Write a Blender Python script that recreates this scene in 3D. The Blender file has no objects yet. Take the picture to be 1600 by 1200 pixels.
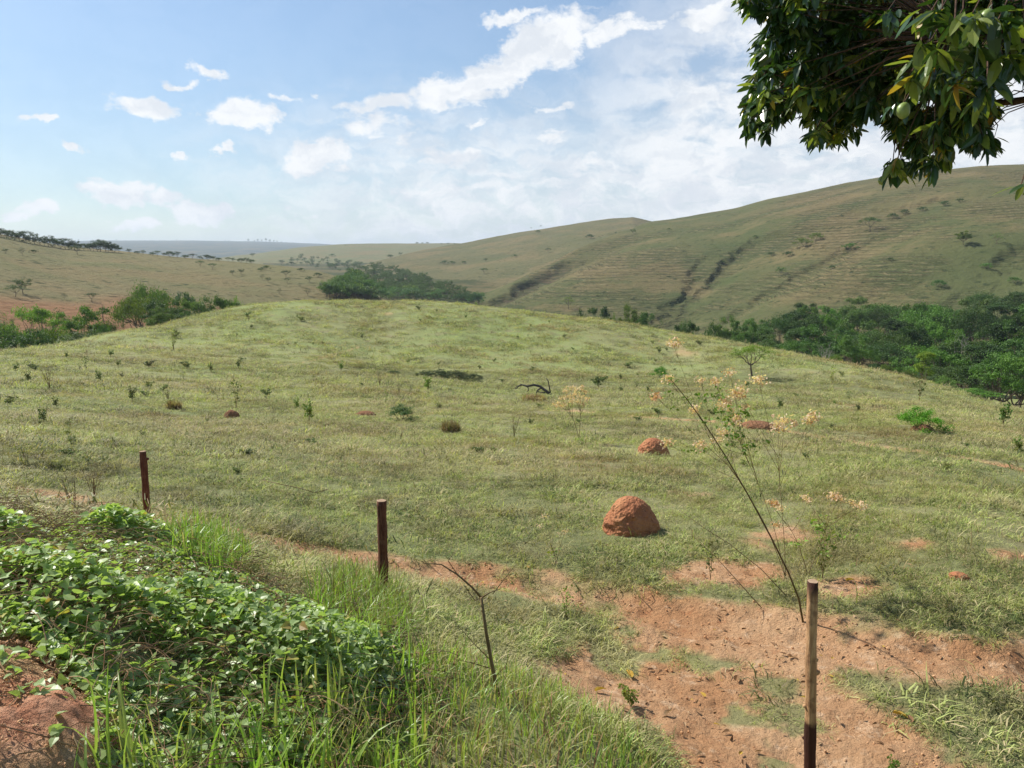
import bpy, math, random
import numpy as np
from math import radians as R_
random.seed(7)
rng = np.random.default_rng(7)
scene = bpy.context.scene
COL = scene.collection
PI = math.pi

# ------------------------------------------------------------------ camera, sky, sun, exposure
F_PX, PITCH = 1200.0, R_(9.46)
CZ = 3.5                       # eye height above the pasture by the fence
cam = bpy.data.objects.new('camera', bpy.data.cameras.new('camera'))
COL.objects.link(cam); scene.camera = cam
cam.location = (0, 0, CZ); cam.rotation_euler = (PI/2-PITCH, 0, 0)
cam.data.sensor_width = 36; cam.data.lens = 27.0
cam.data.clip_start = 0.05; cam.data.clip_end = 60000

SUN_AZ, SUN_EL = R_(-56), R_(46)       # azimuth from +Y, clockwise
sd = (math.sin(SUN_AZ)*math.cos(SUN_EL), math.cos(SUN_AZ)*math.cos(SUN_EL), math.sin(SUN_EL))
sun = bpy.data.objects.new('sun', bpy.data.lights.new('sun', 'SUN'))
COL.objects.link(sun)
sun.data.energy = 4.5; sun.data.angle = R_(0.6); sun.data.color = (1.0, 0.95, 0.86)
from mathutils import Vector
sun.rotation_euler = Vector(sd).to_track_quat('Z', 'Y').to_euler()
scene.view_settings.view_transform = 'Standard'
scene.view_settings.look = 'None'
scene.view_settings.gamma = 1.0
scene.view_settings.exposure = 0.55
scene.cycles.use_denoising = True
scene.cycles.max_bounces = 8
scene.cycles.diffuse_bounces = 3
scene.cycles.transparent_max_bounces = 8
scene.cycles.volume_bounces = 0

def px_dir(x, y):
    """pixel of the 1600x1200 photo -> (azimuth, tan of elevation)"""
    u = (x-800)/F_PX; v = (600-y)/F_PX
    f = math.cos(PITCH)+v*math.sin(PITCH); up = v*math.cos(PITCH)-math.sin(PITCH)
    return math.atan2(u, f), up/math.hypot(u, f)

class NT:
    """small node-tree helper"""
    def __init__(s, tree):
        s.t = tree; s.n = tree.nodes; s.l = tree.links
    def node(s, kind, **kw):
        n = s.n.new(kind)
        for k, v in kw.items(): setattr(n, k, v)
        return n
    def put(s, sock, v):
        if v is None: return
        if isinstance(v, bpy.types.NodeSocket): s.l.new(v, sock)
        else: sock.default_value = v
    def math(s, op, a, b=None, c=None, clamp=False):
        n = s.node('ShaderNodeMath', operation=op, use_clamp=clamp)
        s.put(n.inputs[0], a); s.put(n.inputs[1], b); s.put(n.inputs[2], c)
        return n.outputs[0]
    def vmath(s, op, a, b=None):
        n = s.node('ShaderNodeVectorMath', operation=op)
        s.put(n.inputs[0], a); s.put(n.inputs[1], b)
        return n.outputs['Value'] if op in ('LENGTH', 'DOT_PRODUCT') else n.outputs[0]
    def scale(s, a, k):
        n = s.node('ShaderNodeVectorMath', operation='SCALE')
        s.put(n.inputs[0], a); s.put(n.inputs['Scale'], k); return n.outputs[0]
    def noise(s, vec, scale, detail=4, rough=.55, dist=0.0, col=False):
        n = s.node('ShaderNodeTexNoise'); s.put(n.inputs['Vector'], vec)
        n.inputs['Scale'].default_value = scale; n.inputs['Detail'].default_value = detail
        n.inputs['Roughness'].default_value = rough; n.inputs['Distortion'].default_value = dist
        return n.outputs['Color' if col else 'Fac']
    def ramp(s, v, a, b, smooth=True, lo=0.0, hi=1.0):
        n = s.node('ShaderNodeMapRange', interpolation_type='SMOOTHSTEP' if smooth else 'LINEAR')
        s.put(n.inputs[0], v); s.put(n.inputs[1], a); s.put(n.inputs[2], b)
        n.inputs[3].default_value = lo; n.inputs[4].default_value = hi
        return n.outputs[0]
    def mix(s, f, a, b, mode='MIX'):
        n = s.node('ShaderNodeMix', data_type='RGBA', blend_type=mode)
        s.put(n.inputs[0], f)
        for k, v in ((6, a), (7, b)):
            if isinstance(v, tuple) and len(v) == 3: v = v+(1,)
            s.put(n.inputs[k], v)
        return n.outputs[2]
    def xyz(s, x, y, z):
        n = s.node('ShaderNodeCombineXYZ')
        s.put(n.inputs[0], x); s.put(n.inputs[1], y); s.put(n.inputs[2], z)
        return n.outputs[0]

# ------------------------------------------------------------------ world: physical sky with clouds by direction
world = bpy.data.worlds.new('World'); scene.world = world; world.use_nodes = True
world.node_tree.nodes.clear()
w = NT(world.node_tree)
sky = w.node('ShaderNodeTexSky', sky_type='NISHITA')
sky.sun_disc = False; sky.sun_elevation = SUN_EL; sky.sun_rotation = SUN_AZ
sky.altitude = 700; sky.air_density = 1.0; sky.dust_density = .9; sky.ozone_density = 2.5
tc = w.node('ShaderNodeTexCoord'); D = tc.outputs['Generated']
sep = w.node('ShaderNodeSeparateXYZ'); w.l.new(D, sep.inputs[0])
az = w.math('MULTIPLY', w.math('ARCTAN2', sep.outputs[0], sep.outputs[1]), 180/PI)
el = w.math('MULTIPLY', w.math('ARCSINE', sep.outputs[2]), 180/PI)
P0 = w.xyz(az, el, 0.0)
warp = w.noise(P0, .22, 6, .62, col=True)
wv = w.vmath('MULTIPLY', w.vmath('SUBTRACT', warp, (.5, .5, .5)), (6.5, 3.6, 0))
P1 = w.vmath('ADD', P0, wv)
# (x, y, half width, half height in photo pixels, tilt, strength)
CUMULUS = [(232,166,62,22,0,1),(378,180,60,26,.1,1),(325,108,38,15,-.2,.85),(262,121,40,8,0,.8),(72,196,34,10,0,.8),
 (288,243,22,13,0,.85),(345,236,14,12,0,.8),(118,239,19,9,0,.75),(192,298,60,28,0,.95),(255,307,42,16,0,.9),(44,329,38,15,0,.95),
 (322,331,54,20,0,.95),(502,242,66,36,0,.95),(440,147,34,8,0,.6),(492,143,17,7,0,.55),(590,188,80,28,0,.6),(600,157,82,14,.05,.75),
 (700,142,70,26,.2,.95),(775,115,80,46,.6,1),(850,66,110,44,.35,1),(795,30,52,12,.1,.85),(870,166,66,8,0,.6),(855,210,52,18,.15,.65),
 (700,250,90,30,0,.7),(640,212,80,22,0,.55),(1020,268,60,26,0,.6),(900,262,80,30,0,.6),(780,232,60,8,0,.5),(960,45,80,22,.2,.75),
 (740,196,34,8,0,.5),(220,350,50,14,0,.75),(480,335,80,20,0,.5),(1090,20,90,30,0,.8),(655,302,90,26,0,.6),(520,180,60,12,0,.35)]
acc = None
for (cx, cy, hw, hh, tilt, st) in CUMULUS:
    a_, t_ = px_dir(cx, cy); a2, _ = px_dir(cx+hw, cy); _, t2 = px_dir(cx, cy-hh)
    e_ = math.degrees(math.atan(t_)); ax = math.degrees(a2-a_); ay = math.degrees(math.atan(t2))-e_
    m = w.node('ShaderNodeMapping', vector_type='TEXTURE')
    w.l.new(P1, m.inputs[0]); m.inputs[1].default_value = (math.degrees(a_), e_, 0)
    m.inputs[2].default_value = (0, 0, tilt); m.inputs[3].default_value = (ax, ay, 1)
    v = w.ramp(w.vmath('LENGTH', m.outputs[0]), 1.5, .15, hi=st)
    acc = v if acc is None else w.math('MAXIMUM', acc, v)
fine = w.noise(w.vmath('MULTIPLY', P0, (1, 2.0, 1)), .55, 8, .62, .3)
cum = w.ramp(w.math('ADD', acc, w.math('MULTIPLY', w.math('SUBTRACT', fine, .5), 1.5)), .14, .74)
# a wide mottled veil on the right side of the view
a_, t_ = px_dir(1330, 120)
m = w.node('ShaderNodeMapping', vector_type='TEXTURE'); w.l.new(P1, m.inputs[0])
m.inputs[1].default_value = (math.degrees(a_)+3, 9, 0); m.inputs[2].default_value = (0, 0, .45); m.inputs[3].default_value = (29, 17, 1)
veil1 = w.ramp(w.vmath('LENGTH', m.outputs[0]), 1.25, .45)
plane = w.vmath('DIVIDE', D, w.xyz(*(w.math('ADD', w.math('MAXIMUM', sep.outputs[2], 0.0), .12),)*3))
rip = w.math('ADD', w.math('MULTIPLY', w.noise(w.vmath('MULTIPLY', plane, (1.3, 1.0, 0)), 2.2, 8, .6, .4), .5), w.math('MULTIPLY', w.noise(w.vmath('MULTIPLY', P1, (1, 1.7, 1)), .16, 9, .62), .5))
veil = w.math('MULTIPLY', veil1, w.ramp(rip, .38, .52, lo=.30))
band = w.math('MULTIPLY', w.ramp(el, 16.0, 4.0), w.ramp(az, -30.0, -2.0, lo=.22))
puff = w.ramp(w.noise(w.vmath('MULTIPLY', P1, (1, 2.6, 1)), .32, 7, .6), .36, .62, lo=.55)
veil = w.math('MAXIMUM', veil, w.math('MULTIPLY', band, puff))
dens = w.math('MULTIPLY', w.math('MAXIMUM', cum, veil), w.ramp(el, -1.0, 1.5, lo=.3), clamp=True)
dens = w.math('MAXIMUM', w.math('MULTIPLY', dens, .97), w.ramp(el, 16.0, 1.0, lo=.10, hi=.24))
shade = w.ramp(w.noise(w.vmath('MULTIPLY', w.vmath('ADD', P1, (0, -1.3, 4)), (1, 1.8, 1)), .33, 8, .65), .36, .62)
cloudcol = w.mix(shade, (5.5, 5.8, 6.2), (6.9, 7.0, 7.1))
lowf = w.ramp(el, 18.0, 2.0, lo=1.0, hi=.80)
bluer = w.mix(1.0, w.mix(1.0, sky.outputs[0], (.82, .90, .90), 'MULTIPLY'), w.xyz(lowf, lowf, w.math('MULTIPLY', lowf, 1.0)), 'MULTIPLY')
bg = w.node('ShaderNodeBackground'); w.l.new(w.mix(dens, bluer, cloudcol), bg.inputs[0]); bg.inputs[1].default_value = 0.1
wo = w.node('ShaderNodeOutputWorld'); w.l.new(bg.outputs[0], wo.inputs[0])

# ------------------------------------------------------------------ numeric noise
def _h(xi, yi, s):
    h = (xi.astype(np.int64)*374761393+yi.astype(np.int64)*668265263+s*974634777) & 0xffffffff
    h = ((h ^ (h >> 13))*1274126177) & 0xffffffff
    return ((h ^ (h >> 16)) & 0xffffffff)/4294967295.0
def vn(x, y, s=0):
    x = np.asarray(x, float); y = np.asarray(y, float)
    xi = np.floor(x); yi = np.floor(y); fx = x-xi; fy = y-yi
    fx = fx*fx*(3-2*fx); fy = fy*fy*(3-2*fy)
    a = _h(xi, yi, s); b = _h(xi+1, yi, s); c = _h(xi, yi+1, s); d = _h(xi+1, yi+1, s)
    return (a*(1-fx)+b*fx)*(1-fy)+(c*(1-fx)+d*fx)*fy
def fbm(x, y, sc, octv=4, s=0, g=.5):
    """-1..1 noise, feature size sc metres"""
    t = 0; a = 1; n = 0
    for k in range(octv):
        t = t+a*(vn(np.asarray(x)/sc*2**k+17.3*k, np.asarray(y)/sc*2**k-9.1*k, s+k)*2-1); n += a; a *= g
    return t/n
def sstep(x, a, b):
    t = np.clip((x-a)/(b-a), 0, 1); return t*t*(3-2*t)

# ------------------------------------------------------------------ terrain height, relative to the eye, as smooth maximum of landforms
NEAR = [  # (photo x, y, distance): berm by the road, pasture, hollow, knoll
 (0,1120,2.2),(0,1175,2.0),(150,1180,2.1),(160,1130,2.35),(0,1000,2.8),(0,830,4.6),(160,850,4.7),(200,1000,3.2),(330,865,5.0),(400,1000,3.6),(500,1100,3.1),
 (480,940,4.9),(640,1030,4.3),(700,1110,3.7),(900,1190,3.55),(240,1180,2.45),(560,1200,2.8),
 (0,770,9.6),(110,790,9.6),(300,800,9.2),(480,850,8.0),(640,900,7.3),(800,960,6.5),(950,1080,5.5),(1100,1150,5.0),
 (1250,1190,4.9),(1500,1200,5.2),(1600,1100,6.2),(1000,940,7.2),(1300,950,7.4),(1600,940,8.2),(993,830,9.4),(1300,830,10.2),(1600,830,11),
 (700,800,10.2),(400,760,11.4),(0,700,14),(300,700,15.5),(650,720,15),(1025,712,17),(1300,720,17),(1600,740,17),
 (0,640,26),(300,640,28),(650,650,27),(1000,650,29),(1300,660,28),(1600,680,27),
 (0,590,44),(300,597,44),(560,600,45),(835,612,50),(1100,612,52),(1350,630,50),(1600,655,48),
 (150,558,62),(400,560,66),(700,590,60),(950,590,66),(1200,592,70),(1420,613,68),
 (300,525,84),(550,530,84),(800,540,84),(1050,560,84),
 (0,548,68),(100,539,76),(200,518,85),(300,497,95),(380,478,103),(450,472,108),(550,470,112),(650,472,114),(750,478,114),(850,488,112),
 (950,501,110),(1100,526,104),(1200,545,99),(1300,563,93),(1400,586,87),(1500,613,79),(1600,641,70),(1690,665,64),
 (1690,700,88),(1600,676,95),(1500,648,104),(1400,618,112),(1300,594,119),(0,580,98),(100,572,106),(200,550,114),(-120,600,90)]
_pts = []
for (x, y, r) in NEAR:
    a, t = px_dir(x, y); _pts.append((a, math.log(r), t))
for a in (-.72, -.52, -.3, -.05, .2, .4, .6, .78):     # hidden far side of the knoll, and the valley under it
    _pts += [(a, math.log(165), -.155), (a, math.log(240), -.165)]
for a in (-1.25, -.95):
    _pts += [(a, math.log(r), z/r) for r, z in ((1, -1.6), (3, -1.5), (8, -2.6), (25, -5.5), (60, -10), (130, -20), (240, -40))]
for a in (.85, 1.2):
    _pts += [(a, math.log(r), z/r) for r, z in ((1, -1.6), (2.4, -2.1), (5, -3.4), (12, -4.6), (30, -7.5), (60, -11.5), (130, -20), (240, -40))]
for a in (-.6, 0, .5):
    _pts += [(a, math.log(.7), -1.65/.7), (a, math.log(1.5), -1.75/1.5)]
_pts += [(.25, math.log(2.4), -2.5/2.4), (.6, math.log(2.6), -2.7/2.6)]
_pts = np.array(_pts)
def _tps(d2): return .5*d2*np.log(d2+1e-12)
_S = np.array([2.2, 1.0])
_c = _pts[:, :2]*_S
_K = _tps(((_c[:, None]-_c[None])**2).sum(2))+np.eye(len(_c))*2e-4
_Pm = np.c_[np.ones(len(_c)), _c]
_A = np.block([[_K, _Pm], [_Pm.T, np.zeros((3, 3))]])
_w = np.linalg.solve(_A, np.r_[_pts[:, 2], 0, 0, 0])
def near_z(az_, r):
    aa = np.clip(az_, -1.2, 1.2); q = np.log(np.clip(r, .6, 260))
    X = aa*_S[0]; out = _w[-3]+_w[-2]*X+_w[-1]*q
    for k in range(len(_c)):
        out = out+_w[k]*_tps((X-_c[k, 0])**2+(q-_c[k, 1])**2)
    z = out*np.clip(r, .6, 260)-np.maximum(r-260, 0)*.3
    behind = np.interp(r, [0, 3, 30, 100, 260], [-1.65, -1.65, -3, -12, -35])
    b = sstep(np.abs(az_), 1.2, 2.2)
    return z*(1-b)+behind*b

class Hill:
    def __init__(s, name, crest, foot, k=.5, back=.12, lo=None):
        s.name = name; s.k = k; s.back = back
        def conv(L):
            a = []
            for (x, y, r) in L:
                az_, t = px_dir(x, y); a.append((az_, r, t*r))
            return np.array(a)
        s.c = conv(crest); s.f = conv(foot)
    def z(s, az_, r):
        rc = np.interp(az_, s.c[:, 0], s.c[:, 1]); zc = np.interp(az_, s.c[:, 0], s.c[:, 2])
        rf = np.interp(az_, s.f[:, 0], s.f[:, 1]); zf = np.interp(az_, s.f[:, 0], s.f[:, 2])
        t = (r-rf)/(rc-rf); tc_ = np.clip(t, 0, 1)
        S = (1-s.k)*tc_+s.k*np.sin(tc_*PI/2)
        z = zf+(zc-zf)*S
        z = z-np.maximum(rf-r, 0)*.35
        d = np.maximum(r-rc, 0)
        z = z-s.back*d*d/(d+.12*rc)
        return z
HILLS = [
 Hill('hill_left', [(-900,300,420),(-400,330,430),(-100,352,450),(0,365,460),(50,375,450),(100,385,440),(200,393,420),(300,402,400),(400,409,380),(440,413,370),(500,422,350),(545,436,330),(600,470,320),(700,540,310)],
      [(-900,560,120),(-200,560,135),(0,548,140),(100,540,150),(200,525,170),(300,505,200),(400,490,230),(520,480,260),(600,500,270),(700,560,280)], k=.55, back=.10),
 Hill('hill_middle', [(480,470,760),(560,418,820),(640,397,950),(720,381,1050),(800,366,1050),(900,349,1050),(950,341,1050),(990,338,1050),(1025,346,1040),(1080,360,1000),(1200,385,950),(1400,400,900)],
      [(480,475,700),(560,428,680),(700,445,560),(800,452,500),(900,440,480),(1000,430,480),(1400,430,480)], k=.35, back=.2),
 Hill('hill_right', [(640,560,360),(700,500,375),(735,468,400),(800,430,450),(860,406,510),(940,374,600),(1020,347,700),(1080,338,720),(1150,325,720),(1200,312,720),(1300,291,710),(1370,278,700),(1450,268,690),(1530,261,680),(1600,259,680),(1800,262,660),(2400,300,600)],
      [(640,600,340),(700,520,350),(740,490,360),(850,500,310),(1000,508,280),(1200,520,250),(1400,535,235),(1600,545,225),(2400,560,200)], k=.45, back=.15),
 Hill('hill_far', [(200,420,1700),(330,405,1750),(400,396,1800),(470,386,1850),(550,380,1900),(620,380,1900),(700,380,1900),(800,384,1850),(1000,400,1800)],
      [(200,430,1200),(400,411,1150),(600,412,1150),(1000,425,1150)], k=.5, back=.1),
 Hill('hill_horizon', [(-900,388,6500),(-200,384,6500),(0,380,6500),(150,376,6500),(300,376,6500),(420,378,6400),(500,381,6200),(560,384,6000),(620,390,6000),(900,392,6000),(1700,394,6000),(2400,394,6000)],
      [(-900,405,3000),(0,402,3000),(400,402,2800),(900,404,2800),(2400,404,2800)], k=.6, back=.03)]
def smax(a, b, k):
    h = np.maximum(k-np.abs(a-b), 0)/k
    return np.maximum(a, b)+h*h*k*.25
def base_layers(x, y):
    r = np.hypot(x, y); az_ = np.arctan2(x, y)
    L = [near_z(az_, r)+np.where(r > 12, .25, .06)*fbm(x, y, 9, 3, 3)*sstep(r, 3, 14)+.03*fbm(x, y, 1.1, 3, 5)*sstep(r, 1.5, 4)]
    L.append(np.interp(r, [0, 150, 350, 700, 1100, 2000, 3000, 9000], [-70, -27, -23, -16, -12, -22, -30, -60])+fbm(x, y, 60, 3, 9)*1.5)
    for h in HILLS:
        amp = sstep(r, 120, 500)
        L.append(h.z(az_, r)+amp*(fbm(x, y, 120, 4, 21)*2.6+fbm(x, y, 28, 3, 27)*.6))
    return L
def combine(L):
    z = L[0]
    z = smax(z, L[1], 2.5)
    for q in L[2:]: z = smax(z, q, 5.0)
    return z
def base_z(x, y): return combine(base_layers(x, y))

def polydist(x, y, pts):
    """distance to a world polyline and parameter along it (0..1)"""
    best = np.full(np.shape(x), 1e9); par = np.zeros(np.shape(x)); side = np.zeros(np.shape(x))
    n = len(pts)-1
    for i in range(n):
        ax, ay = pts[i][:2]; bx, by = pts[i+1][:2]; dx, dy = bx-ax, by-ay
        t = np.clip(((x-ax)*dx+(y-ay)*dy)/(dx*dx+dy*dy), 0, 1)
        qx = x-ax-t*dx; qy = y-ay-t*dy; d = np.hypot(qx, qy)
        m = d < best
        best = np.where(m, d, best); par = np.where(m, (i+t)/n, par); side = np.where(m, np.sign(dx*qy-dy*qx), side)
    return best, par, side
_rs = np.exp(np.linspace(math.log(1.2), math.log(9000), 1500))
def hit(px, py, zf=base_z, rmin=1.2):
    a, t = px_dir(px, py)
    rs = _rs[_rs >= rmin]
    g = zf(np.sin(a)*rs, np.cos(a)*rs)-t*rs
    k = np.argmax(g > 0)
    if g[k] <= 0: k = len(rs)-1
    if k == 0: r = rs[0]
    else: r = rs[k-1]+(rs[k]-rs[k-1])*(-g[k-1])/(g[k]-g[k-1]+1e-9)
    return math.sin(a)*r, math.cos(a)*r, t*r, r
# gullies: polyline in the photo, width m, depth m, scrub/bare darkness
GUL_PX = [
 ([(738,472),(770,457),(810,437),(850,415),(890,398),(925,392)], 12, 4.2, .85, 120),
 ([(1010,492),(1040,480),(1060,455),(1085,425),(1130,400),(1160,375),(1185,362),(1240,353),(1320,345)], 5.5, 2.2, .55, 120),
 ([(1015,478),(1050,450),(1075,420),(1095,395)], 4, 1.8, .42, 120),
 ([(1085,490),(1110,470),(1150,450),(1190,425),(1260,395),(1330,372),(1400,350)], 5, 1.5, .38, 120),
 ([(1325,478),(1400,470),(1450,462),(1500,440),(1545,425)], 12, 3.0, .55, 120),
 ([(1330,330),(1400,322),(1480,308),(1520,303)], 6, 1.6, .5, 120),
 ([(1560,395),(1600,380),(1660,370)], 8, 2, .45, 120),
 ([(905,372),(960,365),(1000,355)], 6, 2, .3, 120)]
DALES_PX = [([(985,500),(1050,465),(1120,420),(1200,372),(1320,345)], 34, 8), ([(1090,500),(1160,455),(1270,400),(1420,345)], 30, 6),
 ([(1330,482),(1450,455),(1560,415),(1680,380)], 34, 7), ([(735,472),(830,428),(920,390),(1000,365)], 26, 7), ([(1250,480),(1330,440),(1420,415)], 20, 3.5)]
DALES = [([hit(x, y, rmin=120)[:2] for x, y in pp], wd, dp) for pp, wd, dp in DALES_PX]
GULLIES = []
for (pp, wd, dp, dk, rm) in GUL_PX:
    GULLIES.append(([hit(x, y, rmin=rm)[:2] for x, y in pp], wd, dp, dk))
HOLLOW = [hit(x, y)[:2] for x, y in ((590,578),(650,583),(690,588),(735,590),(770,595))]
def ground_path(pp): return [hit(x, y)[:2] for x, y in pp]
KNOLL_FOOT_SHADE = ground_path([(560,580),(640,588),(760,592),(900,592),(1050,590),(1200,594),(1330,602),(1470,618)])
PATHS = [(ground_path([(60,772),(150,797),(250,812),(330,828),(400,842),(520,866),(620,886),(750,900),(850,915),(950,935),(1080,963),(1250,985),(1400,1017),(1600,1052),(1750,1080)]), .36, .40),
         (ground_path([(600,652),(720,642),(800,640),(900,641),(1000,650),(1130,661),(1240,675),(1400,702),(1600,734)]), .20, .26),
         (ground_path([(330,600),(400,580),(500,560),(560,542)]), .12, .12)]
DIRT_POLY = [[(850,1040),(905,1005),(1010,965),(1250,990),(1330,1010),(1300,1060),(1400,1120),(1530,1210),(1040,1215),(970,1130),(890,1095)],
             [(1030,892),(1100,872),(1200,880),(1245,905),(1180,918),(1100,920),(1050,915)],
             [(1280,908),(1350,905),(1395,920),(1340,940),(1290,935)],
             [(-60,940),(60,975),(140,1030),(165,1100),(160,1230),(-60,1230)],
             [(1175,835),(1240,820),(1300,838),(1240,850)],[(1550,865),(1620,868),(1640,885),(1570,880)],
             [(1400,845),(1450,842),(1470,853),(1420,857)]]
DIRT_POLY = [ground_path(p) for p in DIRT_POLY]
def inpoly(x, y, P):
    c = np.zeros(np.shape(x), bool); n = len(P)
    for i in range(n):
        x1, y1 = P[i]; x2, y2 = P[(i+1) % n]
        c ^= ((y1 > y) != (y2 > y)) & (x < (x2-x1)*(y-y1)/(y2-y1+1e-12)+x1)
    return c
def dirt_mask(x, y):
    r = np.hypot(x, y)
    wx = x+(.12*fbm(x, y, .5, 3, 41)+.07*fbm(x, y, .14, 3, 43))*np.minimum(1, r/6); wy = y+.20*fbm(x, y, .5, 3, 47)+.10*fbm(x, y, .15, 3, 49)
    m = np.zeros(np.shape(x))
    for i, (pts, w1, w2) in enumerate(PATHS):
        d, t, _ = polydist(wx, wy, pts)
        wd = w1+(w2-w1)*np.sin(np.clip(t, 0, 1)*PI*.6)
        k = 1.0 if i < 2 else .5
        m = np.maximum(m, k*sstep(-d, -wd*1.35, -wd*.75)*sstep(fbm(x, y, .9, 3, 51), -.85, -.5))
    for P in DIRT_POLY:
        Q = P+[P[0]]
        d, _, _ = polydist(wx, wy, Q); sd_ = np.where(inpoly(wx, wy, P), d, -d)
        m = np.maximum(m, sstep(sd_, -.12, .10))
    patch = sstep(fbm(x, y, .42, 4, 61)+.35*fbm(x, y, 2, 2, 63), .12, .30)
    keep = inpoly(x, y, DIRT_POLY[0])
    m = m*(1-np.where(keep, .9, .6)*patch)
    # thin wear elsewhere
    m = np.maximum(m, .7*sstep(fbm(x, y, 2.3, 5, 71), .50, .66)*sstep(-r, -40, -8)*sstep(r, 5, 7)*(x > 1))
    m = np.maximum(m, .45*sstep(fbm(x, y, 5, 5, 73), .50, .66)*sstep(r, 18, 30))
    return m
def terrain(x, y, full=False):
    L = base_layers(x, y); z = combine(L); r = np.hypot(x, y)
    g = np.zeros(np.shape(x))
    q_ = sstep(r, 100, 250); wx = x+q_*(6*fbm(x, y, 30, 3, 81)+4.5*fbm(x, y, 9, 3, 85)); wy = y+q_*(6*fbm(x, y, 30, 3, 83)+4.5*fbm(x, y, 9, 3, 87))
    cutd = np.zeros(np.shape(x))
    far = r > 100
    for (pts, wd, dp, dk) in GULLIES:
        d, t, s_ = polydist(wx, wy, pts)
        taper = np.sin(np.clip(t*.9+.08, 0, 1)*PI)**.4
        cut = np.where(s_ > 0, sstep(-d, -wd*.75, -wd*.15), sstep(-d, -wd*2.6, 0))
        cutd = np.maximum(cutd, np.where(far, dp*taper*cut, 0))
        g = np.maximum(g, np.where(far, dk*taper*sstep(-d, -wd*(.85), -wd*.25), 0))
    for (pts, wd, dp) in DALES:
        d, t, s_ = polydist(x, y, pts)
        z = z-np.where(far, dp*np.sin(np.clip(t*.92+.04, 0, 1)*PI)**.6*np.exp(-(d/wd)**2), 0)
    z = z-cutd
    d, t, s_ = polydist(x, y, HOLLOW)
    z = z-1.3*sstep(-d, -3.4, -.4); g = np.maximum(g, .9*sstep(-d, -2.2, -.3))
    d, t, _ = polydist(x, y, PATHS[0][0]); z = z-.09*sstep(-d, -.42, -.1)
    d, t, _ = polydist(x, y, PATHS[1][0]); z = z-.06*sstep(-d, -.4, 0)
    df, _, _ = polydist(x, y+4+4*fbm(x, y, 7, 3, 129), KNOLL_FOOT_SHADE)
    g = np.maximum(g, np.where((y > 44)&(r < 100), .42*sstep(-df, -11, -2), 0))  # shade along the knoll foot, painted into the ground colour
    if full: return z, L, g
    return z
def gz(x, y): return float(terrain(np.array([x], float), np.array([y], float))[0])
def gh(px, py, rmin=1.2):
    """world point (z absolute) where the photo pixel meets the terrain, and its distance"""
    x, y, z, r = hit(px, py, terrain, rmin)
    return x, y, z+CZ, r

# ------------------------------------------------------------------ mesh helpers
def link_mesh(name, V, Fs, mats=(), mi=None, parent=None, smooth=False, attrs=None, normals=None):
    me = bpy.data.meshes.new(name)
    V = np.asarray(V, np.float32); Fs = [np.asarray(f, np.int32) for f in Fs if len(f)]
    me.vertices.add(len(V)); me.vertices.foreach_set('co', V.ravel())
    nl = sum(f.size for f in Fs); nf = sum(len(f) for f in Fs)
    me.loops.add(nl); me.polygons.add(nf)
    me.loops.foreach_set('vertex_index', np.concatenate([f.ravel() for f in Fs]))
    tot = np.concatenate([np.full(len(f), f.shape[1], np.int32) for f in Fs])
    st = np.r_[0, np.cumsum(tot)[:-1]].astype(np.int32)
    me.polygons.foreach_set('loop_start', st); me.polygons.foreach_set('loop_total', tot)
    if mi is not None: me.polygons.foreach_set('material_index', np.asarray(mi, np.int32))
    me.polygons.foreach_set('use_smooth', np.full(nf, smooth, bool))
    for m in mats: me.materials.append(m)
    if attrs:
        for k, v in attrs.items():
            a = me.attributes.new(k, 'FLOAT', 'POINT'); a.data.foreach_set('value', np.asarray(v, np.float32))
    me.update(calc_edges=True)
    if normals is not None: me.normals_split_custom_set_from_vertices(np.asarray(normals).tolist())
    o = bpy.data.objects.new(name, me); COL.objects.link(o)
    if parent: o.parent = parent
    return o
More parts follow.
